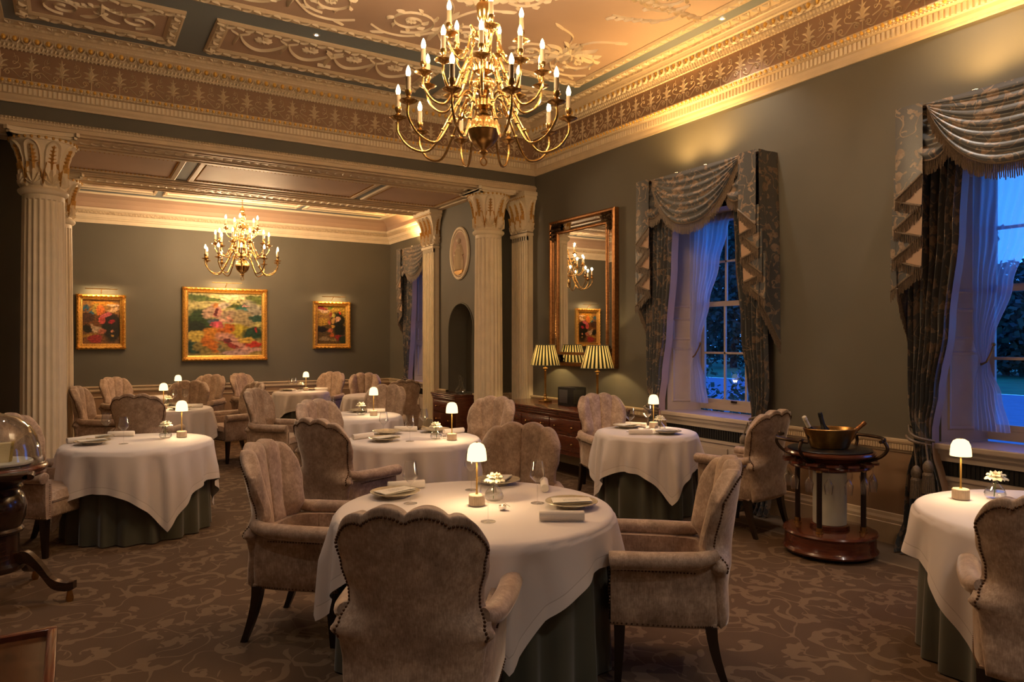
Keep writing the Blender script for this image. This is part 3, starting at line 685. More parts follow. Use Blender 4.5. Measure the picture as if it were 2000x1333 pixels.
# ------------------------------------------------------------------ windows
for wi, yc in enumerate(WIN):
    w = bpy.data.objects.new('window_%d' % (wi+1), None); COL.objects.link(w); w['kind'] = 'structure'; w.location = (XR, yc, 0)
    HG, XG = .46, .34
    o = MB()      # frame: head, jamb stiles, architrave inside the recess
    o.box(.0, .42, -HW-.06, HW+.06, ZH, ZH+.12)
    for s_ in (-1, 1): o.box(XG, XG+.06, min(s_*HG, s_*(HG+.05)), max(s_*HG, s_*(HG+.05)), .86, ZH)
    o.box(XG, XG+.06, -HG, HG, .86, .93); o.box(XG+.005, XG+.055, -HG, HG, 2.90, 2.96)
    for z in (.02, .05): o.box(.30-z, .34, -HW, HW, ZH-.03-z, ZH-z+.0)
    o.obj('window_frame', M['woodtrim'], w, 0)
    for k_, (z0, z1, xx) in enumerate(((.93, 2.0, XG+.012), (1.97, 2.9, XG+.03))):
        o = MB(); o.box(xx, xx+.03, -HG, HG, z0, z0+.045); o.box(xx, xx+.03, -HG, HG, z1-.04, z1)
        for s_ in (-1, 1): o.box(xx, xx+.03, min(s_*HG, s_*(HG-.04)), max(s_*HG, s_*(HG-.04)), z0, z1)
        for yy in (-.14, .14): o.box(xx+.004, xx+.026, yy-.011, yy+.011, z0, z1)
        o.box(xx+.004, xx+.026, -HG, HG, (z0+z1)/2-.011, (z0+z1)/2+.011)
        sh = o.obj('sash', M['woodtrim'], w, 0)
        p = MB(); p.box(xx+.013, xx+.017, -HG+.03, HG-.03, z0+.03, z1-.03); p.obj('glass_pane', M['pane'], sh, 0)
    for s_ in (-1, 1):     # splayed panelled shutters
        o = MB(); A = Vector((0.0, s_*HW, 0)); B = Vector((XG, s_*HG, 0)); D = (B-A).normalized(); NN = Vector((D.y, -D.x, 0))*s_
        if NN.y*s_ > 0: NN = -NN
        L = (B-A).length
        mp = lambda u, v, h: tuple(A+D*u+NN*h+Vector((0, 0, v)))
        o.prism([(0, .842), (L, .842), (L, ZH), (0, ZH)], -.02, 0, mp)
        for z0, z1 in ((.93, 1.52), (1.60, 1.84), (1.95, 2.85)):
            a, c = .05, L-.045
            for r0, r1, h0, h1 in ((0, .012, 0, .010), (.012, .03, .010, .002), (.03, .032, .002, .002)):
                A2 = [(a+r0, z0+r0), (c-r0, z0+r0), (c-r0, z1-r0), (a+r0, z1-r0)]; B2 = [(a+r1, z0+r1), (c-r1, z0+r1), (c-r1, z1-r1), (a+r1, z1-r1)]
                for i in range(4):
                    j = (i+1) % 4; o.add([mp(*A2[i], h0), mp(*A2[j], h0), mp(*B2[j], h1), mp(*B2[i], h1)], [(0, 1, 2, 3)])
        o.obj('shutter', M['woodtrim'], w, 0)
    o = MB(); o.box(-.10, XG+.01, -HW-.02, HW+.02, .80, .845, .01); o.box(-.06, 0, -HW, HW, .765, .80); o.box(-.035, 0, -HW, HW, .745, .766)
    o.obj('window_sill', M['woodtrim'], w, 0)
    o = MB(); o.box(-.03, .03, -HW-.1, HW+.1, 0, .60); o.box(-.03, .03, -HW-.1, -HW-.03, .6, .80); o.box(-.03, .03, HW+.03, HW+.1, .6, .80); o.box(-.03, .03, -HW-.1, HW+.1, .71, .75)
    o.box(-.045, -.03, -HW-.1, HW+.1, .575, .60); o.box(-.05, -.03, -HW-.1, HW+.1, 0, .17)
    for y0, y1 in ((-.58, -.30), (-.25, .25), (.30, .58)):
        for r0, h in ((0, .042), (.014, .034), (.03, .038)): o.box(-h, -.02, y0+r0, y1-r0, .22+r0, .53-r0)
    o.obj('apron_panel', M['woodtrim'], w, 0)
    o = MB(); o.box(-.005, .03, -HW-.03, HW+.03, .60, .71)
    for i in range(40): yy = -HW+.02+i*(2*HW-.04)/39; o.box(-.012, -.004, yy-.004, yy+.004, .605, .705)
    o.obj('vent_grille', M['black2'], w, 0)
    o = MB()
    for s_ in (0,): o.box(XG-.012, XG+.012, -.03, .03, .945, .965); o.tube([(XG-.01, -.03, .96), (XG-.035, 0, .97), (XG-.01, .03, .96)], .006, 6)
    o.obj('sash_lift', M['darkmetal'], w)
# ------------------------------------------------------------------ columns and pilasters
def capital_motif(o, fm, n, z0=3.12, zt=3.575, step=None, u0=0):
    # n motifs side by side; fm(u,v,h) with u in metres round the bell
    for i in range(n):
        u = u0+(i+.5)*step; w = step
        o.mat(0)
        arch = [(u-w*.36, z0+.14), (u-w*.38, z0+.28), (u-w*.30, z0+.385), (u-w*.1, z0+.43), (u+w*.1, z0+.43), (u+w*.30, z0+.385), (u+w*.38, z0+.28), (u+w*.36, z0+.14)]
        o.relief(sm(arch, 3), .012, .022, fm)
        for ang, L in ((0, .17), (.5, .15), (-.5, .15), (1.0, .12), (-1.0, .12)):
            o.leaf((u, z0+.02), (u+sin(ang)*L*.75, z0+.02+cos(ang)*L*.95), .024, .04, fm, -.1*ang, 6)
        for ang in (.5, -.5): o.leaf((u+w*.5, z0), (u+w*.5+ang*w*.5, z0+.13), .02, .028, fm, 0, 5)
        o.mat(1)
        o.relief([(u, z0+.17), (u, z0+.30), (u, z0+.40)], [.009, .012, .004], .03, fm)
        for k_ in range(5):
            for s_ in (-1, 1):
                zz = z0+.215+k_*.036; o.leaf((u, zz), (u+s_*w*(.26-.035*k_), zz+.030), .0085, .030, fm, .25*s_, 6)
        for s_ in (-1, 1):
            o.relief(sm([(u+w*.5, z0+.02), (u+w*.5+s_*.01, z0+.12), (u+w*.5+s_*w*.16, z0+.20), (u+w*.5+s_*w*.2, z0+.235)], 4), [.0065]*13, .03, fm)
bell = [(.183, 3.12), (.186, 3.25), (.20, 3.38), (.225, 3.47), (.262, 3.545), (.272, 3.56)]
def brad(z): return lerpt([(b_z, a_r) for a_r, b_z in bell], z)
def make_column(label, x, y, z0=0, group='fluted columns of the screen'):
    t = thing('column', label, 'column', (x, y, 0), 0, group)
    o = MB(); o.box(-.27, .27, -.27, .27, 0, .08, .005)
    o.lathe([(.26, .08), (.272, .10), (.272, .14), (.25, .165), (.225, .18), (.225, .20), (.245, .21), (.25, .23), (.235, .255), (.215, .27), (.215, .285)], 48)
    o.obj('base', M['cream2'], t)
    o = MB()
    def fl(a, z):
        c = abs(sin(a*11)); e = 1 if .34 < z < 3.0 else 0
        return -.075*(max(0, c-.32)/.68)**.6*e if e else 0
    zs = [.285, .30, .345, .35, .8, 1.2, 1.7, 2.2, 2.6, 2.99, 3.0, 3.035, 3.05]
    pr = [(.200-.018*max(0, (z-.8)/2.3)**1.4+(.012*(1-min(1, (z-.285)/.03)) if z < .32 else 0), z) for z in zs]
    o.lathe(pr, 176, flute=fl)
    o.lathe([(.185, 3.045), (.20, 3.05), (.218, 3.07), (.222, 3.085), (.215, 3.10), (.195, 3.11), (.185, 3.125)], 48)
    o.obj('shaft', M['cream2'], t, 35)
    o = MB(); o.lathe(bell, 40)
    o.lathe([(.272, 3.56), (.285, 3.565), (.29, 3.585), (.27, 3.60)], 40)
    ab = []
    for q in range(4):
        for k_ in range(9):
            tt = k_/8-.5; r_ = .272-.035*(1-(2*tt)**2); xx, yy = r_, tt*.60
            a = q*pi/2; ab.append((xx*cos(a)-yy*sin(a), xx*sin(a)+yy*cos(a)))
    o.prism(ab, 3.595, 3.62, lambda u, v, h: (u*.97, v*.97, h)); o.prism(ab, 3.62, 3.66, lambda u, v, h: (u*1.04, v*1.04, h))
    fm = lambda u, v, h: ((brad(v)+h)*cos(u/.2), (brad(v)+h)*sin(u/.2), v)
    capital_motif(o, fm, 8, step=2*pi*.2/8)
    o.mat(1)
    for i in range(30): a = 2*pi*i/30; o.sphere((.287*cos(a), .287*sin(a), 3.582), .016, 6, 4)
    o.obj('capital', [M['cream2'], M['goldleaf']], t, 50)
    return t
c0 = make_column('white fluted column with gilded capital in front of the sage pier, right of the arched niche', 4.90, 8.64)
dup(c0, 'nearest and largest white fluted column with gilded capital, at the left end of the screen', (-.26, 8.63, 0))
dup(c0, 'white fluted column almost hidden behind the large left column, its gilded capital peeping out to the right', (-.20, 10.6, 0))
def pilaster(label, x, y0, y1, proj=.10):
    t = thing('pilaster', label, 'pilaster', (x, (y0+y1)/2, 0), 0, 'fluted pilasters on the walls')
    hw = (y1-y0)/2
    o = MB(); o.box(-proj-.04, 0, -hw-.03, hw+.03, 0, .12, .004); o.box(-proj-.02, 0, -hw-.015, hw+.015, .12, .2, .01); o.obj('base', M['cream2'], t)
    o = MB(); o.box(-proj+.02, 0, -hw, hw, .2, 3.06)
    n = 7; w = 2*hw/n
    for i in range(n+1):
        yy = -hw+i*w; o.box(-proj, -proj+.025, max(-hw, yy-w*.22), min(hw, yy+w*.22), .2, 3.06)
    o.box(-proj, -proj+.025, -hw, hw, .2, .34); o.box(-proj, -proj+.025, -hw, hw, 3.0, 3.06)
    for s_ in (-1,):
        o.box(-proj+.03, -.02, -hw-.004, -hw+.01, .3, 3.0)
    o.box(-proj-.02, 0, -hw-.02, hw+.02, 3.06, 3.11, .012); o.obj('shaft', M['cream2'], t, 0)
    o = MB(); rows = [(z, (r-.183)) for r, z in bell]
    for (za, fa), (zb_, fb) in zip(rows, rows[1:]):
        A = [(0, -hw-fa), (-proj-fa, -hw-fa), (-proj-fa, hw+fa), (0, hw+fa)]; B = [(0, -hw-fb), (-proj-fb, -hw-fb), (-proj-fb, hw+fb), (0, hw+fb)]
        for i in range(3): o.add([(*A[i], za), (*A[i+1], za), (*B[i+1], zb_), (*B[i], zb_)], [(0, 1, 2, 3)])
    f = .10; o.box(-proj-f, 0, -hw-f, hw+f, 3.56, 3.605); o.box(-proj-f-.02, 0, -hw-f-.02, hw+f+.02, 3.605, 3.66, .006)
    fo = lambda z: brad(z)-.183
    capital_motif(o, lambda u, v, h: (-proj-fo(v)-h, u, v), 3, step=2*hw/3, u0=-hw)
    capital_motif(o, lambda u, v, h: (u, -hw-fo(v)-h, v), 1, step=proj*1.1, u0=-proj)
    o.mat(1)
    for i in range(12): o.sphere((-proj-f, -hw-f+.02+i*(2*hw+2*f-.04)/11, 3.583), .014, 6, 4)
    o.obj('capital', [M['cream2'], M['goldleaf']], t, 40)
    return t
p0 = pilaster('fluted pilaster with gilded capital in the corner beside the tall mirror', 5.5, 8.43, 8.84)
dup(p0, 'fluted pilaster with gilded capital between the far window and the arched niche', (4.97, 10.56, 0))
# ------------------------------------------------------------------ curtains, swags, sheers
def fringe(mb, pts, L=.10, step=.013, dirn=(0, 0, -1), head=.012):
    acc = 0
    for a, b in zip(pts, pts[1:]):
        A, B = Vector(a), Vector(b); d = (B-A).length
        while acc < d:
            p = A.lerp(B, acc/d) if d > 0 else A; l = L*(.9+.2*random.random()); j = random.uniform(-.003, .003)
            mb.tube([p, p+Vector((j, j, -l*.5)), p+Vector((j*2, -j, -l))], [.0028, .0052, .0038], 4, cap=True); acc += step
        acc -= d
    mb.tube(pts, head*.75, 6)
def curtain_set(wi, yc, side_name):
    t = thing('swag_valance', 'draped floral valance with bullion fringe over %s' % side_name, 'valance', (XR, yc, 0), 0, 'swagged valances over the windows')
    ZT, hw, D = 3.31, .805, .26
    o = MB(); o.box(-D+.02, -.0, -hw+.02, hw-.02, ZT-.03, ZT-.005); o.obj('pelmet_board', M['darkwood'], t, 0)
    L = lambda u, d, z: (-d, -u, z)
    # side returns
    for s_ in (-1, 1):
        o = MB()
        zl = lambda d: 1.98-.42*(1-d/D)
        o.grid(lambda a, b: L(s_*(hw+.012*(1-abs(2*b-1))+.10*(1-b)*(1-a)*.35+ (.006*sin(a*9))), D*a+.0, zl(D*a)+(ZT+.01-zl(D*a))*b), 8, 14)
        o.obj('return', M['brocade'], t)
    f = MB()
    for s_ in (-1, 1): fringe(f, [L(s_*(hw+.035*(1-a/6)), D*a/6, 1.98-.42*(1-a/6)+.005) for a in range(7)], .10)
    # main swag
    def sw(hw_, z0, sag, d0, na=41, nb=44, cx=0, pl=7, lean=0):
        def fn(a, b):
            x = 2*a-1; q = max(0, 1-abs(x)**2.3); ph = b**.85*pl*2*pi
            fold = (.5-.5*cos(ph))
            z = z0-sag*b**.9*q-.02*b-.012*fold*q; u = cx+x*hw_*(1-.10*b*(1-q)*.6)+lean*b*q
            d = d0+.055*q*b+.034*fold*(q**.5)*(.35+.65*b)
            return L(u, d, z)
        return fn
    o = MB(); fn = sw(.62, ZT, .53, D-.005); o.grid(fn, 49, 76)
    fr = [fn(i/48, 1) for i in range(49)]; fringe(f, fr, .105)
    for s_ in (-1, 1):     # small under-swags at each end
        g = sw(.24, ZT, .40, D-.045, cx=s_*.56, pl=4); o.grid(g, 25, 40); fringe(f, [g(i/24, 1) for i in range(3, 22)], .095)
    o.obj('swag', M['brocade'], t)
    # tails: stacked zigzag folds
    for s_ in (-1, 1):
        o = MB(); top = ZT+.005; u0, u1 = .60, .80
        zs = [(2.80, 2.64), (2.58, 2.42), (2.36, 2.20), (2.14, 1.97)]
        for i, (za, zb_) in enumerate(zs):
            d = D+.028-.016*i; sh = .010*i
            o.mat(0); o.grid(lambda a, b: L(s_*(u0+sh+(u1-u0+.012*i)*a), d+.006*sin(a*pi), (za+(zb_-za)*a)+(top-(za+(zb_-za)*a))*b if i == 0 else (za+(zb_-za)*a)+((zs[i-1][0]+.02)-(za+(zb_-za)*a))*b), 6, 6)
            fringe(f, [L(s_*(u0+sh+(u1-u0+.012*i)*k_/4), d+.004, za+(zb_-za)*k_/4) for k_ in range(5)], .085)
            if i < 3:
                zn = zs[i+1][0]; o.mat(1); dd = d-.008
                o.prism([(u0+sh, za-.01), (u1+sh, zb_-.01), (u0+sh+.01, zn-.0)], 0, .004, lambda u, v, h: L(s_*u, dd+h, v))
                fringe(f, [L(s_*(u1+sh-.19*k_/4), dd+.008, zb_-.01+(zn-zb_)*k_/4) for k_ in range(5)], .07, .016)
        o.obj('tail', [M['brocade'], M['lining']], t)
    f.obj('bullion_fringe', M['fringe'], t, 60)
    # full-length curtains
    for s_, nm in ((-1, 'left' if True else ''), (1, 'right')):
        ct = thing('curtain', 'floral curtain tied back on the %s side of %s' % (nm, side_name), 'curtain', (XR, yc, 0), 0, 'floral curtains')
        outer = [(0, .80), (.12, .83), (.8, .80), (1.6, .79), (3.25, .79)]
        inner = [(0, .47), (.10, .50), (.5, .56), (.80, .63), (.95, .63), (1.2, .585), (1.7, .51), (2.4, .44), (3.0, .41), (3.25, .40)]
        def fn(a, b):
            z = .012+b*3.24; gz = math.exp(-((z-.84)/.16)**2)
            uo, ui = lerpt(outer, z), lerpt(inner, z); uo -= .05*gz
            amp = .040*(1-.75*gz)+.02*max(0, .25-z)*4*.3; u = ui+(uo-ui)*a
            ph = a*2*pi*6.5; d = .115+amp*sin(ph+.6*sin(z*2))+.008*sin(ph*2.3+z*3)+.05*gz*sin(a*pi)
            if z < .22: k_ = (.22-z)/.22; d += .10*k_*(.6+.4*sin(a*9)); u -= .05*k_*sin(a*5)
            return L(s_*u, d, z)
        o = MB(); o.grid(fn, 90, 60); o.obj('drape', M['brocade'], ct)
        o = MB(); o.grid(lambda a, b: L(s_*(lerpt(inner, .1+b*3.1)-.012), .035+.095*a, .1+b*3.1), 3, 30); o.obj('lining', M['lining'], ct)
        o = MB(); o.mat(0)
        for q in range(2):
            o.tube([L(s_*(.60+.02*q+.22*sin(x)**2*.0+.20*x/pi*.9), .13+.075*sin(x)*(1)+.012*q, .86-.03*q+.05*(x/pi)) for x in [pi*i/14 for i in range(15)]], .012, 6)
        o.tube([L(s_*.82, .03, .93), L(s_*.83, .06, .95), L(s_*.80, .10, .90)], .008, 6)
        o.obj('tieback_rope', M['fringe'], ct)
        for q, (du, dz) in enumerate(((.60, .02), (.685, -.03))):
            o = MB(); x0, y0, z0 = L(s_*du, .215, .66+dz)
            o.mat(0).tube([L(s_*(du+.03), .19, .84), (x0, y0, z0+.04)], .007, 6)
            o.lathe([(.006, .05), (.02, .04), (.035, .01), (.036, -.02), (.03, -.04), (.036, -.05), (.038, -.06)][::-1], 12, (x0, y0, z0))
            for i in range(22):
                a = 2*pi*i/22; o.tube([(x0+.032*cos(a), y0+.032*sin(a), z0-.05), (x0+.042*cos(a), y0+.042*sin(a), z0-.19)], .005, 4)
            o.obj('tassel', M['fringe'], ct)
    # voile
    v = thing('sheer_curtain', 'white voile sheer on a brass hook in %s' % side_name, 'sheer curtain', (XR, yc, 0), 0, 'voile sheers')
    lo = [(.93, -.26), (1.2, -.32), (1.40, -.395), (1.46, -.41), (1.6, -.37), (2.0, -.245), (2.4, -.11), (2.75, .0), (2.95, .07)]
    def fv(a, b):
        z = .93+b*1.99; gz = math.exp(-((z-1.44)/.09)**2); ui = lerpt(lo, z); uo = -.52+.04*gz+.02*(1-b)
        u = uo+(ui-uo)*a; return L(u, -.235+.014*(1-.5*gz)*sin(a*2*pi*8+1.2*sin(z*1.3))+.006*sin(a*31), z)
    o = MB(); o.grid(fv, 110, 50); o.obj('voile_panel', M['voile'], v)
    o = MB(); o.tube([L(-.47, -.26, 1.43), L(-.44, -.20, 1.42), L(-.40, -.19, 1.44), L(-.385, -.22, 1.50), L(-.38, -.25, 1.56)], .008, 6); o.sphere(L(-.38, -.25, 1.57), .016, 8, 6)
    o.obj('holdback_hook', M['brassold'], v)
    for u in (-.30, .10):   # little uplights lying on the pelmet
        q = thing('uplight', 'small uplight on the valance of %s, the %s one' % (side_name, 'left' if u < 0 else 'right'), 'light', (XR-.17, yc-u, ZT-.004))
        o = MB(); o.lathe([(.03, 0), (.036, .004), (.036, .022), (.03, .026)], 16); o.obj('housing', M['darkmetal'], q)
        o = MB(); o.lathe([(.0001, .027), (.028, .027)], 16, cap=False); o.obj('lens', emit('uplight_lens', (1, .72, .35), 25, False), q)
        lamp('SPOT', 'uplight_beam', (XR-.23, yc-u, ZT+.03), UPW, (1, .56, .18), .06, (pi, radians(-8), 0), 160, 1)
curtain_set(0, WIN[0], 'the middle window'); curtain_set(1, WIN[1], 'the nearest window, right edge'); curtain_set(2, WIN[2], 'the far window beyond the columns')
# ------------------------------------------------------------------ wing chairs
def chair_parts():
    t = thing('armchair', 'x', 'chair')
    HT = 1.005
    Wt = [(.28, .238), (.45, .252), (.53, .262), (.568, .297), (.60, .277), (.66, .243), (.70, .243), (.80, .268), (.90, .293), (.98, .299), (1.1, .296)]
    def top(s):
        a = abs(s); return HT-.20*a**4.5+.028*abs(sin(2*pi*s))**.75
    def mid(s, tt):
        z = .285+(top(s)-.285)*tt; Wz = lerpt(Wt, z); cz = lerpt([(.3, .03), (.5, .05), (.57, .05), (.66, .13), (.85, .115), (1.05, .08)], z)
        y = -.245-.075*max(0, (z-.45)/.6)**1.1-.03*max(0, .45-z)+cz*abs(s)**2.6
        x = s*Wz; dy = 2.6*cz*abs(s)**1.6*(1 if s > 0 else -1); ln = math.hypot(Wz, dy)
        return x, y, z, -dy/ln, Wz/ln
    NU, NV = 97, 46
    def par(i, n): return .5-.5*cos(pi*i/(n-1))
    def pt(i, j, side):
        s = -1+2*(.5*par(i, NU)+.5*i/(NU-1)); tt = (j/(NV-1)); tt = tt*.5+.5*sin(tt*pi/2)
        x, y, z, nx, ny = mid(s, tt); e = sqrt(max(0, 1-abs(s)**14))*sqrt(max(0, 1-tt**26))*sqrt(max(0, 1-(1-tt)**40)); e = e**.75
        if side > 0:
            g = abs(sin(2*pi*s))**.5; h = (.036+.020*g*min(1, (z-.35)/.25 if z > .35 else 0))*e+.010*e
            if z < .5: h = .04*e
        else: h = -.030*e
        return (x+nx*h, y+ny*h, z+(.012*e if tt > .9 else 0))
    o = MB(); n = NU*NV; vs = [pt(i, j, 1) for j in range(NV) for i in range(NU)]+[pt(i, j, -1) for j in range(NV) for i in range(NU)]; fs = []
    for j in range(NV-1):
        for i in range(NU-1):
            a = j*NU+i; fs.append((a+1, a, a+NU, a+NU+1)); b = a+n; fs.append((b, b+1, b+NU+1, b+NU))
    for i in range(NU-1): fs.append((i, i+1, i+1+n, i+n)); a = (NV-1)*NU+i; fs.append((a+1, a, a+n, a+1+n))
    o.add(vs, fs); o.obj('backrest', M['velvet'], t, 70)
    # piping along the channels
    o = MB()
    for s in (-.5, 0, .5):
        pts = []
        for k_ in range(24):
            tt = .28+.70*k_/23; x, y, z, nx, ny = mid(s, tt); pts.append((x+nx*.043, y+ny*.043, z))
        o.tube(pts, .0032, 5)
    o.obj('channel_piping', M['piping'], t)
    # nailheads on the outside back, sides and lower edge
    nl = MB(); edge = []
    for k_ in range(900):
        q = k_/899
        if q < .36: s, tt = -.895, .43+(.945-.43)*(q/.36)
        elif q > .64: s, tt = .895, .945-(.945-.43)*((q-.64)/.36)
        else: s = -.895+1.79*(q-.36)/.28; tt = .945+.012*sin(pi*(q-.36)/.28)
        edge.append((s, tt))
    last = None
    for s, tt in edge:
        x, y, z, nx, ny = mid(s, tt); p = Vector((x-nx*.0275, y-ny*.0275, z))
        if last is None or (p-last).length > .0135: nl.sphere(p, .0062, 6, 4); last = p
    nl.obj('nailhead_trim', M['nail'], t, 60); nl = MB()
    # seat base
    o = MB()
    def plan(k_, n_=44):   # outer outline from front-left round the back to front-right
        q = k_/(n_-1)
        P = sm([(-.285, .275), (-.285, .05), (-.275, -.12), (-.225, -.215), (0, -.235), (.225, -.215), (.275, -.12), (.285, .05), (.285, .275)], 6)
        i = q*(len(P)-1); a = int(min(i, len(P)-2)); f_ = i-a; return (P[a][0]*(1-f_)+P[a+1][0]*f_, P[a][1]*(1-f_)+P[a+1][1]*f_)
    def hz(p): return .585 if p[1] > -.12 else .585
    vs = []; rows = [(.29, 0, .96), (.30, .004, .985), (.40, .006, 1.0), (.50, .006, 1.005), (.575, 0, 1.0)]
    NP = 44
    for z, b, sc in rows:
        for k_ in range(NP): p = plan(k_); vs.append((p[0]*sc, p[1]*sc if p[1] < 0 else p[1], z))
    for z, b, sc in reversed(rows):
        for k_ in range(NP):
            p = plan(k_); ix = p[0]-.065*(1 if p[0] > 0 else -1)*min(1, abs(p[0])/.2); iy = p[1]+.06 if p[1] < -.1 else p[1]; vs.append((ix, iy, z))
    fs = []; R = len(rows)*2
    for j in range(R):
        for k_ in range(NP-1): a = j*NP+k_; b = ((j+1) % R)*NP+k_; fs.append((a, a+1, b+1, b))
    fs.append(tuple(j*NP for j in range(R))); fs.append(tuple(j*NP+NP-1 for j in reversed(range(R))))
    o.add(vs, fs); o.box(-.235, .235, .215, .278, .29, .435, .015); o.box(-.26, .26, -.2, .25, .29, .31)
    o.obj('seat_frame', M['velvet'], t, 50)
    for k_ in range(170):
        p = plan(k_, 170)
        if k_ % 2 == 0: nl.nub((p[0]*.99, p[1]*.99 if p[1] < 0 else p[1], .302), .0055)
    for i in range(30): nl.nub((-.235+.47*i/29, .281, .302), .0055)
    for s_ in (-1, 1):
        for i in range(24): nl.nub((s_*.288, -.10+i*.0155, .548), .005)
        for i in range(16): nl.nub((s_*.250, .282, .31+i*.0155), .0055)
    nl.obj('nailhead_trim', M['nail'], t, 60)
    o = MB()
    def cush(a, b):
        x = -1+2*a; y = -1+2*b; e = (max(0, 1-abs(x)**8)*max(0, 1-abs(y)**8))**.35; return (x*.226, .045+y*.245, .42+.075*e)
    o.grid(cush, 24, 24); o.grid(lambda a, b: (cush(a, b)[0], cush(a, b)[1], .41), 2, 2, flip=True)
    o.box(-.222, .222, -.19, .285, .40, .425, .01); o.obj('seat', M['velvet'], t)
    for s_ in (-1, 1):
        o = MB(); path = sm([(s_*.250, -.20, .628), (s_*.278, -.12, .606), (s_*.298, .06, .600), (s_*.302, .20, .598), (s_*.300, .262, .596), (s_*.300, .282, .594)], 5)
        N_ = len(path); rad = []
        for i in range(N_):
            q = i/(N_-1); r_ = (.030+.014*min(1, q*4)+.004*q); r_ *= sqrt(max(.02, 1-max(0, (q-.90)/.10)**2)); rad.append(r_)
        o.tube(path, rad, 16, flat=.88)
        o.obj('arm', M['velvet'], t, 70)
    for sx_, sy_ in ((-1, 1), (1, 1), (-1, -1), (1, -1)):
        o = MB(); x0, y0 = sx_*.245, (.235 if sy_ > 0 else -.175); x1, y1 = sx_*.248, (.245 if sy_ > 0 else -.255)
        pts = []
        for q in range(7):
            z = .30*(1-q/6); f_ = (q/6)**1.6; w_ = .026-.011*q/6; cx, cy = x0+(x1-x0)*f_, y0+(y1-y0)*f_
            pts += [(cx-w_, cy-w_, z), (cx+w_, cy-w_, z), (cx+w_, cy+w_, z), (cx-w_, cy+w_, z)]
        fs = [(3, 2, 1, 0), (24, 25, 26, 27)]
        for q in range(6):
            for i in range(4): a = q*4+i; b = q*4+(i+1) % 4; fs.append((b, a, a+4, b+4)[::-1])
        o.add(pts, fs); o.obj('leg', M['legwood'], t, 30)
    return t
CH0 = chair_parts()
CHS = [  # back-top x,y, facing x,y, label
 (.96, 2.27, .61, .79, 'scalloped velvet armchair in the foreground, seen from behind at the nearest round table'),
 (.88, 4.22, .77, -.64, 'fluted velvet armchair at the left side of the nearest round table, facing right'),
 (2.67, 4.22, -.68, -.73, 'fluted velvet armchair facing the camera at the far side of the nearest round table'),
 (2.74, 2.40, -.76, .65, 'fluted velvet armchair at the right side of the nearest round table, seen in profile'),
 (1.48, 5.22, .90, .44, 'velvet armchair seen from behind in shade, between the nearest table and the second table'),
 (3.69, 6.33, -.90, -.44, 'fluted velvet armchair with its back to the sideboard, right of the second table'),
 (1.97, 6.93, .45, -.89, 'fluted velvet armchair facing the camera behind the shaded armchair, at the second table'),
 (4.84, 6.14, -.22, -.97, 'fluted velvet armchair between the sideboard and the small table by the middle window'),
 (4.93, 3.86, -.14, .99, 'velvet armchair seen from behind beside the drinks trolley, at the small window table'),
 (-.48, 6.80, .80, -.60, 'fluted velvet armchair at the far left, partly behind the cheese trolley'),
 (.553, 8.60, .38, .92, 'scalloped velvet armchair seen from behind, just beyond the left table'),
 (.0, 10.40, .95, -.30, 'fluted velvet armchair right beside the large left column, facing right'),
 (.50, 12.75, .60, -.80, 'fluted velvet armchair against the back wall under the left small painting'),
 (1.42, 11.10, -.35, -.94, 'shaded fluted velvet armchair facing the camera behind the table lamp on the far left table'),
 (1.99, 12.90, -.60, -.80, 'left one of the two fluted armchairs side by side under the large painting'),
 (2.43, 13.08, .60, -.80, 'right one of the two fluted armchairs side by side under the large painting'),
 (2.17, 10.2, -.96, -.26, 'velvet armchair facing left in the aisle, its outer back half hidden by another armchair'),
 (1.80, 8.87, .75, -.66, 'fluted velvet armchair in the middle of the aisle facing right towards the third table'),
 (4.05, 12.86, -.73, -.68, 'fluted velvet armchair right of the back wall table, under the right small painting'),
 (4.38, 12.15, -.30, -.95, 'fluted velvet armchair by the far window, facing the camera'),
 (3.48, 8.78, -.65, -.76, 'fluted velvet armchair behind the lamp of the third table, near the second pilaster'),
 (4.09, 9.62, -.05, 1.0, 'scalloped velvet armchair seen from behind, beyond the third table near the far window'),
 (3.06, 1.17, .90, .42, 'scalloped velvet armchair cut by the right edge of the frame, seen from behind'),
]
for i, (bx, by, fx, fy, lab) in enumerate(CHS):
    ln = math.hypot(fx, fy); fx /= ln; fy /= ln; ox, oy = bx+.32*fx, by+.32*fy
    c = CH0 if i == 0 else copytree(CH0)
    c.location = (ox, oy, 0); c.rotation_euler = (0, 0, atan2(-fx, fy)); c['label'] = lab; c['group'] = 'taupe velvet armchairs'
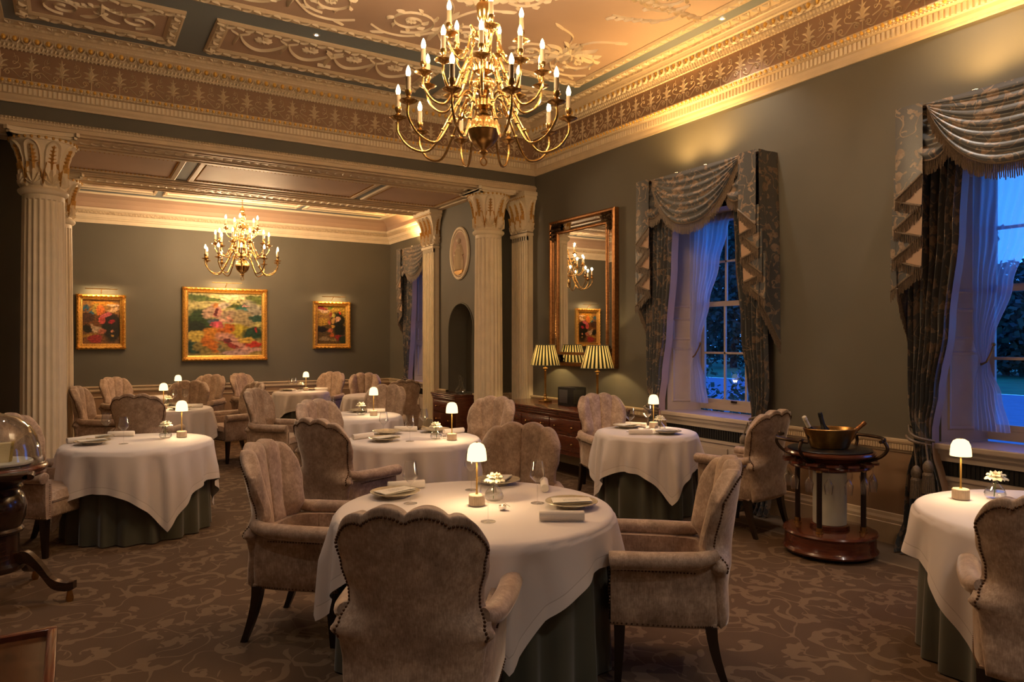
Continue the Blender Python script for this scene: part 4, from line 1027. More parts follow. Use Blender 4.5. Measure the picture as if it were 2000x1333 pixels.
# ------------------------------------------------------------------ tables and cloths
ZT_ = .74
def table(x, y, r, Lh, pc, tl, cl):
    t = thing('dining_table', tl, 'table', (x, y, 0), 0, 'round dining tables')
    o = MB(); o.lathe([(.05, .70), (r-.015, .70), (r-.008, .715), (r-.012, ZT_-.008), (.01, ZT_-.006)], 64); o.obj('tabletop', M['darkwood'], t)
    o = MB(); ph = x*7+y
    def fs_(a, b):
        A = 2*pi*a; k_ = 1-b; rr = r-.030+.014*k_+k_**.6*(.028*sin(A*round(r*34)+ph+.5*sin(A*3))+.007*sin(A*round(r*53)+1))
        return (rr*cos(A), rr*sin(A), .008+(ZT_-.016-.008)*b)
    o.grid(fs_, 240, 20, wu=True); o.obj('skirt', M['skirt'], t, 80)
    o = MB(); NA, NS = 256, 40; vs = []; uv = []
    rnd = random.Random(int(x*100+y*10)); phs = [rnd.uniform(0, 6) for _ in range(4)]
    for j in range(NS+1):
        for i in range(NA):
            A = 2*pi*i/NA; B = (A-pc) % (pi/2); B = min(B, pi/2-B)        # 0 at the corner
            e = Lh/cos(pi/4-B); e -= .02*(1-min(1, B/.08)) if B < .08 else 0
            q = j/NS
            if j <= 8: s = r*.985*j/8; rr, z = s, ZT_+.004
            else:
                s = r*.985+(e-r*.985)*(j-8)/(NS-8); dd = s-r; bend = .03
                if dd < bend: th = max(0, min(1, (dd+.015)/(bend+.015)))*pi/2; rr = r*.985+.028*sin(th); z = ZT_+.004-.028*(1-cos(th))
                else:
                    k_ = (dd-bend)/.6; cn = math.exp(-(B/.20)**2)
                    fold = .024*sin(A*9+phs[0])+.020*sin(A*15+phs[1])+.012*sin(A*23+phs[2])
                    fc = .045*cn*cos(B*22)
                    rr = max(r+.010+.030*k_, r*.985+.030+k_**.75*.052*(1-.6*cn)+min(1, k_*3)**.8*k_**.25*(fold*1.25+fc*.5))+.006; z = ZT_-.024-(dd-bend)*(1-.02*cn)
            vs.append((rr*cos(A), rr*sin(A), z)); uv.append((A/(2*pi)*8, max(0, (e-s)*cos(pi/4-B))))
    fs2 = []
    for j in range(NS):
        for i in range(NA): a = j*NA+i; b = j*NA+(i+1) % NA; fs2.append((a, b, b+NA, a+NA)[::-1])
    o.add(vs, fs2); o.uv = uv; c = o.obj('tablecloth', M['linen'], None, 85); c.location = (x, y, 0); tag(c, cl, 'tablecloth', 'white overcloths')
    return t
TB = [
 (1.76, 3.24, .69, .88, radians(-108), 'nearest and largest round table, dressed in a floor-length sage green skirt', 'white cloth on the nearest and largest round table'),
 (2.54, 5.80, .56, .88, radians(-60), 'second round table in a green skirt, right behind the nearest one', 'white cloth on the second table, behind the shaded armchair'),
 (.47, 6.82, .56, .88, radians(-76), 'round table on the left with a sage green pleated skirt showing below its cloth', 'white cloth with a long hanging corner on the left table'),
 (2.74, 7.90, .50, .78, radians(-30), 'third round table in the middle, between two fluted armchairs', 'white cloth on the third table in the middle of the room'),
 (4.60, 5.10, .45, .76, radians(-107), 'small round table with sage green skirt by the middle window', 'white cloth on the small table by the middle window'),
 (3.25, 12.10, .43, .72, radians(20), 'small round table standing against the back wall right of the large painting', 'white cloth on the table by the back wall'),
 (1.02, 9.95, .49, .78, radians(-50), 'round table beyond the left table, behind a scalloped armchair', 'white cloth on the table beyond the left one, in the passage'),
 (4.00, 10.75, .42, .70, radians(30), 'small round table in the far right corner, mostly hidden by armchairs', 'white cloth on the mostly hidden table in the far right corner'),
 (1.22, 11.98, .42, .70, radians(10), 'round table at the very back left, hidden behind lamps and armchairs', 'white cloth on the hindmost left table'),
 (4.12, 1.55, .65, .88, radians(172), 'round table with sage skirt at the right edge by the nearest window', 'white cloth on the table at the right edge of the frame'),
]
for a in TB: table(*a)
# ------------------------------------------------------------------ things on the tables
ZD = .746
def table_lamp(x, y, label):
    global TL0
    if 'TL0' not in globals():
        t = thing('table_lamp', label, 'lamp', (0, 0, 0), 0, 'small glowing table lamps')
        o = MB(); o.lathe([(.038, 0), (.042, .003), (.042, .052), (.038, .056), (.001, .057)], 72, flute=lambda a, z: -.035*(abs(sin(a*18)) < .45) if .002 < z < .054 else 0); o.obj('base', M['ribwood'], t, 30)
        o = MB(); o.lathe([(.010, .056), (.006, .06), (.0045, .07), (.0045, .25)], 12); o.obj('stem', M['stemgold'], t)
        o = MB(); o.lathe([(.051, .232), (.0515, .236), (.050, .262), (.046, .290), (.036, .312), (.020, .322), (.0, .325)], 32, cap=False); o.obj('shade', M['shade'], t, 60)
        o = MB(); o.lathe([(.006, .322), (.006, .328), (.001, .329)], 10); o.obj('switch_knob', M['brassold'], t)
        TL0 = t; c = t
    else: c = copytree(TL0); c['label'] = label
    c.location = (x, y, ZD)
    lamp('POINT', 'table_lamp_light', (x, y, ZD+.222), LPW, (1, .66, .33), .035)
    return c
for x, y, l in ((1.78, 3.26, 'small glowing dome lamp on fluted base on the nearest round table'), (.81, 6.89, 'small glowing dome lamp on the left table beside a rose'),
    (2.76, 5.50, 'small glowing dome lamp on the second table beside a rose vase'), (2.90, 7.75, 'small glowing dome lamp on the third table'),
    (4.83, 5.25, 'small glowing dome lamp at the window end of the small middle window table'), (4.07, 2.03, 'small yellow glowing dome lamp on the table at the right edge'),
    (.95, 9.83, 'small glowing dome lamp on the table beyond the left one'), (3.34, 12.12, 'small glowing dome lamp on the back wall table'),
    (1.36, 12.0, 'small glowing dome lamp on the hindmost left table, above the shaded armchair')): table_lamp(x, y, l)
def multi(name, proto, items, cat, group):
    for i, (x, y, rz, lab) in enumerate(items):
        c = proto if i == 0 else copytree(proto)
        c.location = (x, y, ZD); c.rotation_euler = (0, 0, rz); c['label'] = lab; c['category'] = cat; c['group'] = group
# rose in bud vase
v = thing('bud_vase', 'x', 'vase')
o = MB(); o.lathe([(.0, .004), (.030, .004), (.040, .012), (.043, .026), (.036, .044), (.018, .064), (.010, .078), (.0105, .090), (.013, .094)], 28, cap=False); o.obj('glass_body', M['glasst'], v, 60)
o = MB(); o.lathe([(.0, .006), (.028, .006), (.038, .014), (.0405, .026), (.036, .036), (.0, .036)], 24, cap=False); o.obj('water', M['glass'], v, 60)
r = thing('rose', 'x', 'flower')
o = MB(); o.tube([(-.004, 0, .012), (0, .002, .06), (.004, 0, .1)], .002, 5); o.obj('stem', M['green'], r)
o = MB(); rd = random.Random(3)
for ring_, (n_, R_, zz, tilt, sz) in enumerate(((3, .006, .128, .15, .018), (5, .014, .124, .45, .024), (6, .022, .118, .8, .028), (7, .029, .110, 1.15, .029))):
    for i in range(n_):
        a0 = 2*pi*i/n_+ring_*.6; 
        def pf(a, b, a0=a0, R_=R_, zz=zz, tilt=tilt, sz=sz):
            w_ = (a-.5)*1.5*(sin(pi*min(1, b*.8+.18))**.6); h_ = b; rr = R_*.55+sz*h_*sin(tilt)*.9+.006*h_*h_; z = zz-.018+sz*h_*cos(tilt)*1.1-.010*abs(a-.5)*2*h_*h_-.004*max(0, h_-.7)*8*sin(tilt)
            aa = a0+w_; rr *= (1+.05*sin(a*9)); return (.004+rr*cos(aa), rr*sin(aa), z)
        o.grid(pf, 8, 7)
o.obj('petals', M['rose'], r, 60)
VS = [(1.90, 3.29, 0, 'on the nearest round table'), (.68, 6.88, 1, 'on the left table'), (2.66, 5.60, 2, 'on the second table'), (2.79, 7.85, 3, 'on the third table'), (4.68, 5.0, 4, 'on the small middle window table'), (4.22, 1.93, 5, 'on the table at the right edge'), (3.24, 12.08, .5, 'on the back wall table'), (1.02, 10.05, 1.5, 'on the table beyond the left one')]
v.scale = r.scale = (1.22,)*3
multi('v', v, [(x, y, a, 'clear teardrop glass bud vase '+l) for x, y, a, l in VS], 'vase', 'bud vases')
multi('r', r, [(x, y, a, 'single ivory rose in the bud vase '+l) for x, y, a, l in VS], 'flower', 'ivory roses')
# wine glasses
g = thing('wine_glass', 'x', 'glass')
o = MB(); o.lathe([(.0, .001), (.036, .001), (.036, .003), (.008, .006), (.0035, .012), (.003, .095), (.006, .105), (.020, .118), (.041, .142), (.0405, .148), (.036, .175), (.029, .222), (.0285, .222), (.0355, .175), (.039, .148), (.020, .120), (.0, .110)], 28, cap=False)
o.obj('glass_body', M['glass'], g, 35)
GS = [(1.50, 3.47, 'in front of the menu on the left side of the nearest table'), (1.93, 3.60, 'behind the lamp on the nearest table'), (2.07, 3.13, 'right of the rose on the nearest table'), (1.66, 2.93, 'just behind the foreground armchair on the nearest table'),
 (.24, 7.15, 'at the left of the left table'), (.35, 6.70, 'in the middle of the left table'), (2.33, 5.98, 'behind the front charger of the second table'), (2.42, 5.61, 'in the middle of the second table'), (2.75, 6.05, 'at the back of the second table'),
 (4.42, 5.12, 'beside the back charger of the small middle window table'), (4.72, 5.22, 'behind the rose on the small middle window table'), (1.10, 10.15, 'beside the lamp of the table beyond the left one'), (1.24, 10.2, 'right of the lamp on the table beyond the left one'), (3.18, 12.25, 'left of the rose on the back wall table'), (3.10, 12.2, 'leftmost on the back wall table'), (2.50, 8.02, 'at the left of the third table')]
multi('g', g, [(x, y, 0, 'wine glass '+l) for x, y, l in GS], 'glass', 'wine glasses')
# chargers, menus, napkin rolls
pl = thing('charger_plate', 'x', 'plate')
o = MB(); o.lathe([(.0, .010), (.075, .010), (.085, .014), (.130, .026), (.134, .027), (.133, .030), (.120, .029), (.085, .020), (.0, .016)][::1], 48, cap=False); o.lathe([(.07, 0), (.075, .011)], 32); o.obj('dish', M['china'], pl, 50)
o = MB(); o.tube([(.133*cos(a), .133*sin(a), .029) for a in [2*pi*i/48 for i in range(48)]], .0022, 6, closed=True); o.obj('gilt_rim', M['china'], pl)
PS = [(1.50, 3.68, .2, 'at the left of the nearest table'), (2.15, 3.68, .7, 'at the back of the nearest table'), (2.18, 2.98, -.5, 'at the right of the nearest table'),
 (.17, 7.10, .4, 'at the back left of the left table'), (.13, 6.83, .2, 'at the front left of the left table'), (2.44, 6.17, 0, 'at the back left of the second table'), (2.25, 5.76, .3, 'at the front left of the second table'), (2.88, 6.08, .9, 'at the back right of the second table'),
 (2.90, 8.22, .3, 'at the back of the third table'), (4.60, 5.38, .1, 'at the back of the small middle window table'), (4.62, 4.85, -.7, 'at the front of the small middle window table'), (3.08, 12.3, 0, 'at the left of the back wall table'), (3.46, 12.25, 0, 'at the right of the back wall table'), (1.12, 9.70, .4, 'at the front of the table beyond the left one'), (1.05, 10.28, .4, 'at the back of the table beyond the left one')]
multi('p', pl, [(x, y, a, 'gold-brown charger plate '+l) for x, y, a, l in PS], 'plate', 'charger plates')
mn = thing('menu', 'x', 'menu')
o = MB(); o.box(-.10, .10, -.058, .058, .0305, .0325); o.grid(lambda a, b: (-.10+.2*a, -.058+.116*b, .034+.006*a*(1-b)), 8, 6); o.obj('card', M['menu'], mn, 0)
multi('m', mn, [(x, y, a, 'folded menu card on the charger '+l) for x, y, a, l in [PS[i] for i in (0, 1, 2, 3, 4, 6, 10, 9, 13)]], 'menu', 'menu cards')
nk = thing('napkin', 'x', 'napkin')
o = MB(); n_ = 22; vs = []; R_ = .0235
xs_ = [(-.105, .80), (-.106, .93), (-.103, 1.0), (-.05, 1.0), (.0, 1.01), (.05, 1.0), (.103, 1.0), (.106, .93), (.105, .80)]
for x_, q in xs_:
    for i in range(n_): a = 2*pi*i/n_; vs.append((x_, R_*q*cos(a), R_*1.02+R_*q*sin(a)))
o.add(vs, [(j*n_+i, j*n_+(i+1) % n_, (j+1)*n_+(i+1) % n_, (j+1)*n_+i) for j in range(8) for i in range(n_)]+[tuple(range(n_)), tuple(range(9*n_-1, 8*n_-1, -1))])
for sg in (-1, 1):
    o.tube([(sg*.1055, R_*(.86-.6*i/28)*cos(i*.5), R_*1.02+R_*(.86-.6*i/28)*sin(i*.5)) for i in range(29)], .0012, 4)
o.tube([(-.103, -R_*.80, R_*1.62), (.103, -R_*.80, R_*1.62)], .0012, 4)
o.obj('roll', M['napkin'], nk, 50)
NS_ = [(1.63, 3.83, -.25, 'behind the left menu of the nearest table'), (1.97, 2.77, -.55, 'in front of the right charger of the nearest table'), (2.31, 3.42, 1.0, 'between the back and right chargers of the nearest table'),
 (.05, 7.00, .4, 'at the left rim of the left table'), (.36, 7.24, -.3, 'at the back of the left table'), (2.14, 5.98, .3, 'at the left rim of the second table'), (2.66, 6.26, -.6, 'at the back of the second table'), (2.97, 5.88, .1, 'at the right of the second table'),
 (3.05, 8.07, -.3, 'at the back of the third table'), (4.72, 5.38, -1.1, 'beside the back charger of the small middle window table'), (4.38, 4.93, -.6, 'in front of the front charger of the small middle window table'), (3.60, 12.12, -.4, 'at the right of the back wall table'), (1.30, 9.86, -.3, 'at the right of the table beyond the left one')]
multi('n', nk, [(x, y, a, 'rolled white linen napkin '+l) for x, y, a, l in NS_], 'napkin', 'rolled napkins')
sc = thing('salt_cellar', 'x', 'salt cellar')
o = MB(); o.lathe([(.0, .001), (.014, .001), (.020, .010), (.019, .022), (.015, .024), (.0, .016)], 16, cap=False); o.obj('bowl', M['silver'], sc); o = MB(); o.tube([(.0, 0, .02), (.02, .01, .026), (.055, .02, .006)], .0016, 5); o.obj('spoon', M['silver'], sc)
multi('s', sc, [(1.84, 3.10, 0, 'small silver salt cellar with spoon before the rose on the nearest table'), (2.75, 5.62, 0, 'small round silver salt cellar beside the lamp on the second table')], 'salt cellar', 'salt cellars')
# ------------------------------------------------------------------ chandeliers
def arm(o, a, r0, z0, rd, zd, r1, z1, n=22, rad=.0085):
    P = [(r0, z0), (r0+.05, z0+.055), (r0+(rd-r0)*.35, z0+.02), (r0+(rd-r0)*.68, (z0+zd)/2-.02), (rd, zd), (rd+(r1-rd)*.62, zd+.022), (r1, (zd+z1)/2+.02), (r1, z1)]
    P = sm(P, 5); o.tube([(r_*cos(a), r_*sin(a), z_) for r_, z_ in P], rad, 8)
    for q in (.36, .44): k_ = int(q*len(P)); r_, z_ = P[k_]; o.sphere((r_*cos(a), r_*sin(a), z_), .016, 8, 6)
    for k2 in range(1 if r1 > .3 else 0):  # scroll ornaments near the body
        sp_ = spiral(r0+.07+.05*k2, z0-.05-.05*k2, .030, .010, 1.5, 1.2*(1 if k2 else -1), 16); o.tube([(r_*cos(a), r_*sin(a), z_) for r_, z_ in sp_], .003, 5)
def chandelier():
    t = thing('chandelier', 'large three-tier brass chandelier with lit candle bulbs hanging in the foreground room', 'chandelier', (2.3, 4.12, 0), 0, 'brass chandeliers')
    o = MB()
    gad = lambda a, z: .05*abs(sin(a*9))
    o.lathe([(.0, 2.815), (.012, 2.82), (.03, 2.835), (.022, 2.85), (.03, 2.862), (.06, 2.88), (.092, 2.92), (.104, 2.965), (.110, 2.97), (.110, 2.982), (.104, 2.986)], 48, cap=False)
    o.lathe([(.104, 2.986), (.098, 3.02), (.078, 3.055), (.045, 3.08), (.03, 3.09)], 72, flute=gad, cap=False)
    o.lathe([(.03, 3.09), (.026, 3.11), (.05, 3.125), (.075, 3.13), (.075, 3.17), (.05, 3.18), (.028, 3.20), (.03, 3.22)], 32, cap=False)
    o.lathe([(.03, 3.22), (.06, 3.24), (.075, 3.275), (.062, 3.31), (.035, 3.335)], 56, flute=gad, cap=False)
    o.lathe([(.035, 3.335), (.025, 3.345), (.055, 3.36), (.07, 3.365), (.07, 3.40), (.05, 3.41), (.03, 3.43), (.022, 3.50), (.04, 3.53), (.03, 3.56), (.05, 3.58), (.06, 3.585), (.06, 3.615), (.04, 3.625), (.022, 3.66), (.030, 3.70)], 32, cap=False)
    o.lathe([(.030, 3.70), (.040, 3.72), (.044, 3.76), (.050, 3.80), (.040, 3.815), (.022, 3.83), (.035, 3.85), (.035, 3.88), (.018, 3.90), (.012, 3.93), (.0, 3.94)], 40, cap=False)
    o.obj('stem', M['brass'], t, 60)
    o = MB(); o.tube([(0, 0, 2.82), (0, 0, 2.80)], .008, 8); o.tube([(.022*sin(a), 0, 2.775+.026*cos(a)) for a in [2*pi*i/20 for i in range(20)]], .005, 6, closed=True); o.obj('pull_ring', M['brassold'], t)
    o = MB(); z = 3.94; k_ = 0
    while z < 4.54:
        c = [(.009*cos(a), 0, z+.016+.019*sin(a)) if k_ % 2 else (0, .009*cos(a), z+.016+.019*sin(a)) for a in [2*pi*i/10 for i in range(10)]]
        o.tube(c, .0028, 5, closed=True); z += .028; k_ += 1
    o.lathe([(.0, 4.49), (.03, 4.50), (.07, 4.53), (.085, 4.548)], 24, cap=False)
    o.obj('chain', M['brassold'], t)
    tiers = [(10, .06, 3.16, .36, 2.845, .56, 3.045, .1), (10, .055, 3.385, .26, 3.13, .40, 3.30, .40), (5, .045, 3.60, .16, 3.42, .25, 3.545, .62)]
    pos = []
    for n_, r0, z0, rd_, zd, r1, z1, ph in tiers:
        for i in range(n_):
            a = ph+2*pi*i/n_; o = MB(); arm(o, a, r0, z0, rd_, zd, r1, z1); cx, cy = r1*cos(a), r1*sin(a); pos.append((cx, cy, z1))
            o.lathe([(.008, z1-.012), (.014, z1-.004), (.03, z1+.004), (.052, z1+.014), (.055, z1+.018), (.048, z1+.02), (.02, z1+.014), (.013, z1+.022), (.020, z1+.036), (.012, z1+.046), (.018, z1+.058), (.021, z1+.066), (.021, z1+.082)], 20, (cx, cy, 0), cap=False,
                    flute=(lambda q, z_, z1=z1: .06*abs(sin(q*8)) if z_ < z1+.02 else 0))
            ar = o.obj('arm', M['brass'], t, 60)
            o = MB(); o.lathe([(.0155, z1+.066), (.0155, z1+.165), (.008, z1+.168)], 14, (cx, cy, 0)); o.obj('candle_sleeve', M['candle'], ar)
            o = MB(); o.lathe([(.009, z1+.166), (.014, z1+.180), (.0155, z1+.192), (.012, z1+.210), (.006, z1+.226), (.0, z1+.236)], 12, (cx, cy, 0), cap=False); o.obj('bulb', M['bulb'], ar)
    return t, pos
CD, CP = chandelier()
def candle_lights(x, y, dz, w):
    for i, (a, b, z) in enumerate(CP):
        lamp('POINT', 'candle_light', (x+a, y+b, z+.205+dz), w, (1, .66, .36), .016)
candle_lights(2.3, 4.12, 0, CBW)
c = dup(CD, 'smaller-looking brass chandelier with lit candle bulbs in the back room, over the far tables', (2.3, 12.02, -.19))
# its chain is cut to the lower ceiling
for ch in c.children:
    if ch.name.startswith('chain'):
        o = MB(); z = 3.94; k_ = 0
        while z < 4.17:
            o.tube([(.009*cos(a), 0, z+.016+.019*sin(a)) if k_ % 2 else (0, .009*cos(a), z+.016+.019*sin(a)) for a in [2*pi*i/10 for i in range(10)]], .0028, 5, closed=True); z += .028; k_ += 1
        o.lathe([(.0, 4.14), (.03, 4.15), (.07, 4.17), (.085, 4.188)], 24, cap=False)
        tmp = o.obj('chain', M['brassold']); ch.data = tmp.data; bpy.data.objects.remove(tmp)
candle_lights(2.3, 12.02, -.19, CBW2)
# ------------------------------------------------------------------ paintings
def paint(name, w, h, nx, ny, base, blobs, parent, seed):
    me = bpy.data.meshes.new(name); vs = []; cols = []
    for j in range(ny):
        for i in range(nx):
            u, v = i/(nx-1), j/(ny-1); vs.append(((u-.5)*w, 0, (v-.5)*h))
            n1 = mnoise.noise(Vector((u*3+seed, v*9, 0))); n2 = mnoise.noise(Vector((u*4, v*5+seed, 3))); n3 = mnoise.noise(Vector((u*16+seed, v*34, 5))); n4 = mnoise.noise(Vector((u*30, v*22+seed, 8)))
            uu, vv = u+n2*.08+n3*.03, v+n1*.06+n4*.02; c = Vector(base(u+n1*.1, v+n2*.08))
            for (bx, by, rx, ry, rot, col) in blobs:
                dx, dy = uu-bx, vv-by; a, b = dx*cos(rot)+dy*sin(rot), -dx*sin(rot)+dy*cos(rot); q = (a/rx)**2+(b/ry)**2
                if q < 1.3: c = c.lerp(Vector(col), max(0, min(1, (1.2-q)*1.7)))
            k_ = .85+n3*.6+n4*.45; cols.append((max(0, c[0]*k_), max(0, c[1]*k_), max(0, c[2]*k_), 1))
    fs = [(j*nx+i, j*nx+i+1, (j+1)*nx+i+1, (j+1)*nx+i) for j in range(ny-1) for i in range(nx-1)]
    me.from_pydata(vs, [], fs); ca = me.color_attributes.new('Paint', 'FLOAT_COLOR', 'POINT')
    for i, c in enumerate(cols): ca.data[i].color = c
    me.materials.append(M['canvas']); o = bpy.data.objects.new(name, me); COL.objects.link(o); o.parent = parent; return o
def painting(label, x0, x1, z0, z1, fw, base, blobs, nx, ny, seed, lw):
    cx, cz = (x0+x1)/2, (z0+z1)/2; t = thing('painting', label, 'painting', (cx, YB, cz)); w, h = x1-x0, z1-z0
    fm = lambda u, v, d: (u, -d, v)
    o = MB(); pf = [(0, .0), (0, .05), (.012, .072), (.03, .078), (fw*.45, .062), (fw*.55, .045), (fw*.75, .040), (fw*.8, .050), (fw*.92, .045), (fw, .025)]
    for (a0, d0), (a1, d1) in zip(pf, pf[1:]):
        A = [(-w/2+a0, -h/2+a0), (w/2-a0, -h/2+a0), (w/2-a0, h/2-a0), (-w/2+a0, h/2-a0)]; B = [(-w/2+a1, -h/2+a1), (w/2-a1, -h/2+a1), (w/2-a1, h/2-a1), (-w/2+a1, h/2-a1)]
        for i in range(4): j = (i+1) % 4; o.add([fm(*A[i], d0), fm(*A[j], d0), fm(*B[j], d1), fm(*B[i], d1)], [(3, 2, 1, 0)])
    def orn(ax, ay, bx, by):
        L = math.hypot(bx-ax, by-ay); n = int(L/.035); dx, dy = (bx-ax)/L, (by-ay)/L
        for i in range(n):
            t_ = (i+.5)*L/n; s_ = 1 if i % 2 else -1; p = (ax+dx*t_, ay+dy*t_); o.leaf((p[0]-dx*.02-dy*s_*.006, p[1]-dy*.02+dx*s_*.006), (p[0]+dx*.02+dy*s_*.020, p[1]+dy*.02-dx*s_*.020), .009, .016, lambda u, v, h_: fm(u, v, .070+h_), .3*s_, 5)
    e = .026; orn(-w/2+e, h/2-e, w/2-e, h/2-e); orn(-w/2+e, -h/2+e, w/2-e, -h/2+e); orn(-w/2+e, -h/2+e, -w/2+e, h/2-e); orn(w/2-e, -h/2+e, w/2-e, h/2-e)
    for sx_ in (-1, 1):
        for sz_ in (-1, 1):
            for a in range(6): o.leaf((sx_*(w/2-.03), sz_*(h/2-.03)), (sx_*(w/2-.03)+.038*cos(a), sz_*(h/2-.03)+.038*sin(a)), .012, .02, lambda u, v, h_: fm(u, v, .074+h_), 0, 5)
    o.leaf((-.05, -h/2+.02), (.05, -h/2+.02), .02, .02, lambda u, v, h_: fm(u, v, .075+h_))
    o.obj('gilt_frame', M['goldframe'], t, 40)
    c = paint('canvas', w-2*fw+.01, h-2*fw+.01, nx, ny, base, blobs, t, seed); c.location = (0, -.022, 0)
    lt = thing('picture_light', 'slim brass picture light above the '+label.split(',')[0], 'light', (cx, YB, z1), 0, 'picture lights')
    o = MB(); o.tube([(0, 0, .02), (0, -.06, .05), (0, -.16, .085)], .006, 6); o.box(-lw/2, lw/2, -.185, -.15, .078, .092, .004); o.obj('bar', M['brassold'], lt)
    o = MB(); o.add([(-lw/2+.01, -.16, .0775), (lw/2-.01, -.16, .0775), (lw/2-.01, -.152, .0785), (-lw/2+.01, -.152, .0785)], [(0, 1, 2, 3)]); o.obj('led_strip', emit('picture_led', (1, .68, .3), 2, False), lt, 0)
    l = lamp('AREA', 'picture_light_beam', (cx, YB-.165, z1+.072), PLW*lw, (1, .66, .30), lw*.95, sy=.02); l.rotation_euler = (radians(48), 0, 0)
def skyb(u, v):
    return (.28+.25*v, .30+.16*v, .08+.12*v) if v > .45 else (.30, .22, .07)
painting('large gilt-framed abstract landscape with reclining figure, between two small paintings', 1.62, 3.065, 1.232, 2.54, .10,
  skyb,
  [(.15, .55, .2, .2, 0, (.02, .05, .012)), (.08, .40, .14, .14, 0, (.008, .018, .01)), (.1, .93, .2, .06, 0, (.05, .09, .01)), (.25, .9, .25, .04, .1, (.08, .12, .02)), (.62, .95, .2, .08, 0, (.75, .62, .35)), (.9, .92, .14, .07, 0, (.12, .16, .03)), (.85, .72, .2, .16, 0, (.30, .28, .22)),
   (.58, .80, .13, .045, .1, (.05, .07, .008)), (.72, .77, .12, .05, .3, (.02, .09, .05)), (.75, .72, .05, .03, 0, (.02, .20, .22)), (.78, .80, .06, .02, 0, (.6, .3, .28)), (.45, .80, .10, .07, .5, (.45, .38, .30)), (.30, .72, .08, .13, -.4, (.42, .28, .20)), (.34, .80, .06, .04, .6, (.55, .22, .05)),
   (.40, .68, .06, .10, .2, (.55, .24, .20)), (.37, .70, .025, .05, 0, (.10, .01, .01)), (.55, .60, .16, .12, 0, (.33, .24, .16)), (.56, .58, .035, .09, 0, (.50, .25, .18)), (.60, .585, .02, .03, 0, (.45, .01, .02)), (.75, .58, .16, .14, -.3, (.30, .24, .13)), (.36, .48, .08, .10, .2, (.55, .08, .13)), (.33, .55, .08, .04, .3, (.06, .08, .11)), (.45, .55, .06, .06, 0, (.62, .35, .26)),
   (.70, .40, .20, .09, 0, (.38, .30, .03)), (.88, .36, .16, .11, .1, (.015, .05, .03)), (.92, .60, .10, .05, 0, (.02, .07, .05)), (.92, .42, .03, .06, 0, (.35, .02, .02)), (.06, .12, .14, .14, 0, (.01, .05, .04)), (.15, .30, .2, .06, -.2, (.50, .38, .08)), (.22, .12, .14, .10, 0, (.20, .16, .05)),
   (.38, .36, .22, .10, -.1, (.50, .20, .02)), (.30, .20, .09, .16, .5, (.48, .14, .015)), (.50, .42, .12, .05, .2, (.42, .10, .01)), (.62, .22, .24, .10, -.5, (.50, .25, .20)), (.62, .14, .24, .035, -.45, (.25, .03, .03)), (.52, .24, .06, .05, 0, (.10, .02, .03)), (.44, .10, .10, .05, -.6, (.16, .15, .08)), (.9, .18, .14, .05, 0, (.45, .03, .02)), (.82, .08, .2, .05, 0, (.50, .28, .25)), (.78, .24, .1, .06, 0, (.55, .35, .06)), (.6, .03, .2, .04, 0, (.38, .25, .25))],
  150, 130, 1.3, .50)
def flb(u, v): return (.30, .14, .03) if v > .7 else ((.16, .06, .015) if v > .3 else (.20, .09, .03))
painting('left small gilt-framed flower painting with a blue bow, beside the large column', .03, .752, 1.447, 2.36, .095, flb,
  [(.8, .35, .3, .3, 0, (.012, .010, .006)), (.75, .55, .3, .16, 0, (.02, .012, .008)), (.12, .82, .10, .10, 0, (.02, .10, .16)), (.28, .74, .05, .14, -.5, (.02, .14, .24)), (.14, .76, .04, .08, 0, (.22, .08, .04)), (.6, .92, .35, .05, 0, (.55, .22, .02)), (.85, .88, .2, .035, 0, (.75, .50, .35)), (.8, .78, .22, .035, .1, (.70, .42, .22)), (.35, .8, .1, .12, 0, (.38, .26, .05)),
   (.46, .78, .10, .10, 0, (.65, .16, .03)), (.62, .66, .14, .07, .3, (.60, .12, .14)), (.52, .55, .09, .06, 0, (.50, .07, .06)), (.78, .5, .08, .05, 0, (.30, .01, .02)), (.15, .6, .2, .1, 0, (.07, .03, .02)), (.36, .34, .15, .08, 0, (.50, .36, .24)), (.28, .40, .06, .05, 0, (.45, .30, .18)), (.2, .2, .22, .06, 0, (.35, .20, .03)), (.5, .27, .12, .06, .4, (.40, .12, .07)), (.33, .12, .2, .08, 0, (.32, .03, .03)), (.8, .30, .05, .03, 0, (.45, .18, .10)), (.8, .18, .04, .03, 0, (.45, .25, .05)), (.12, .35, .12, .07, 0, (.012, .012, .008)), (.62, .38, .12, .07, 0, (.008, .015, .008))],
  90, 110, 4.1, .46)
def flc(u, v): return (.34, .20, .03) if v > .5 else (.10, .06, .02)
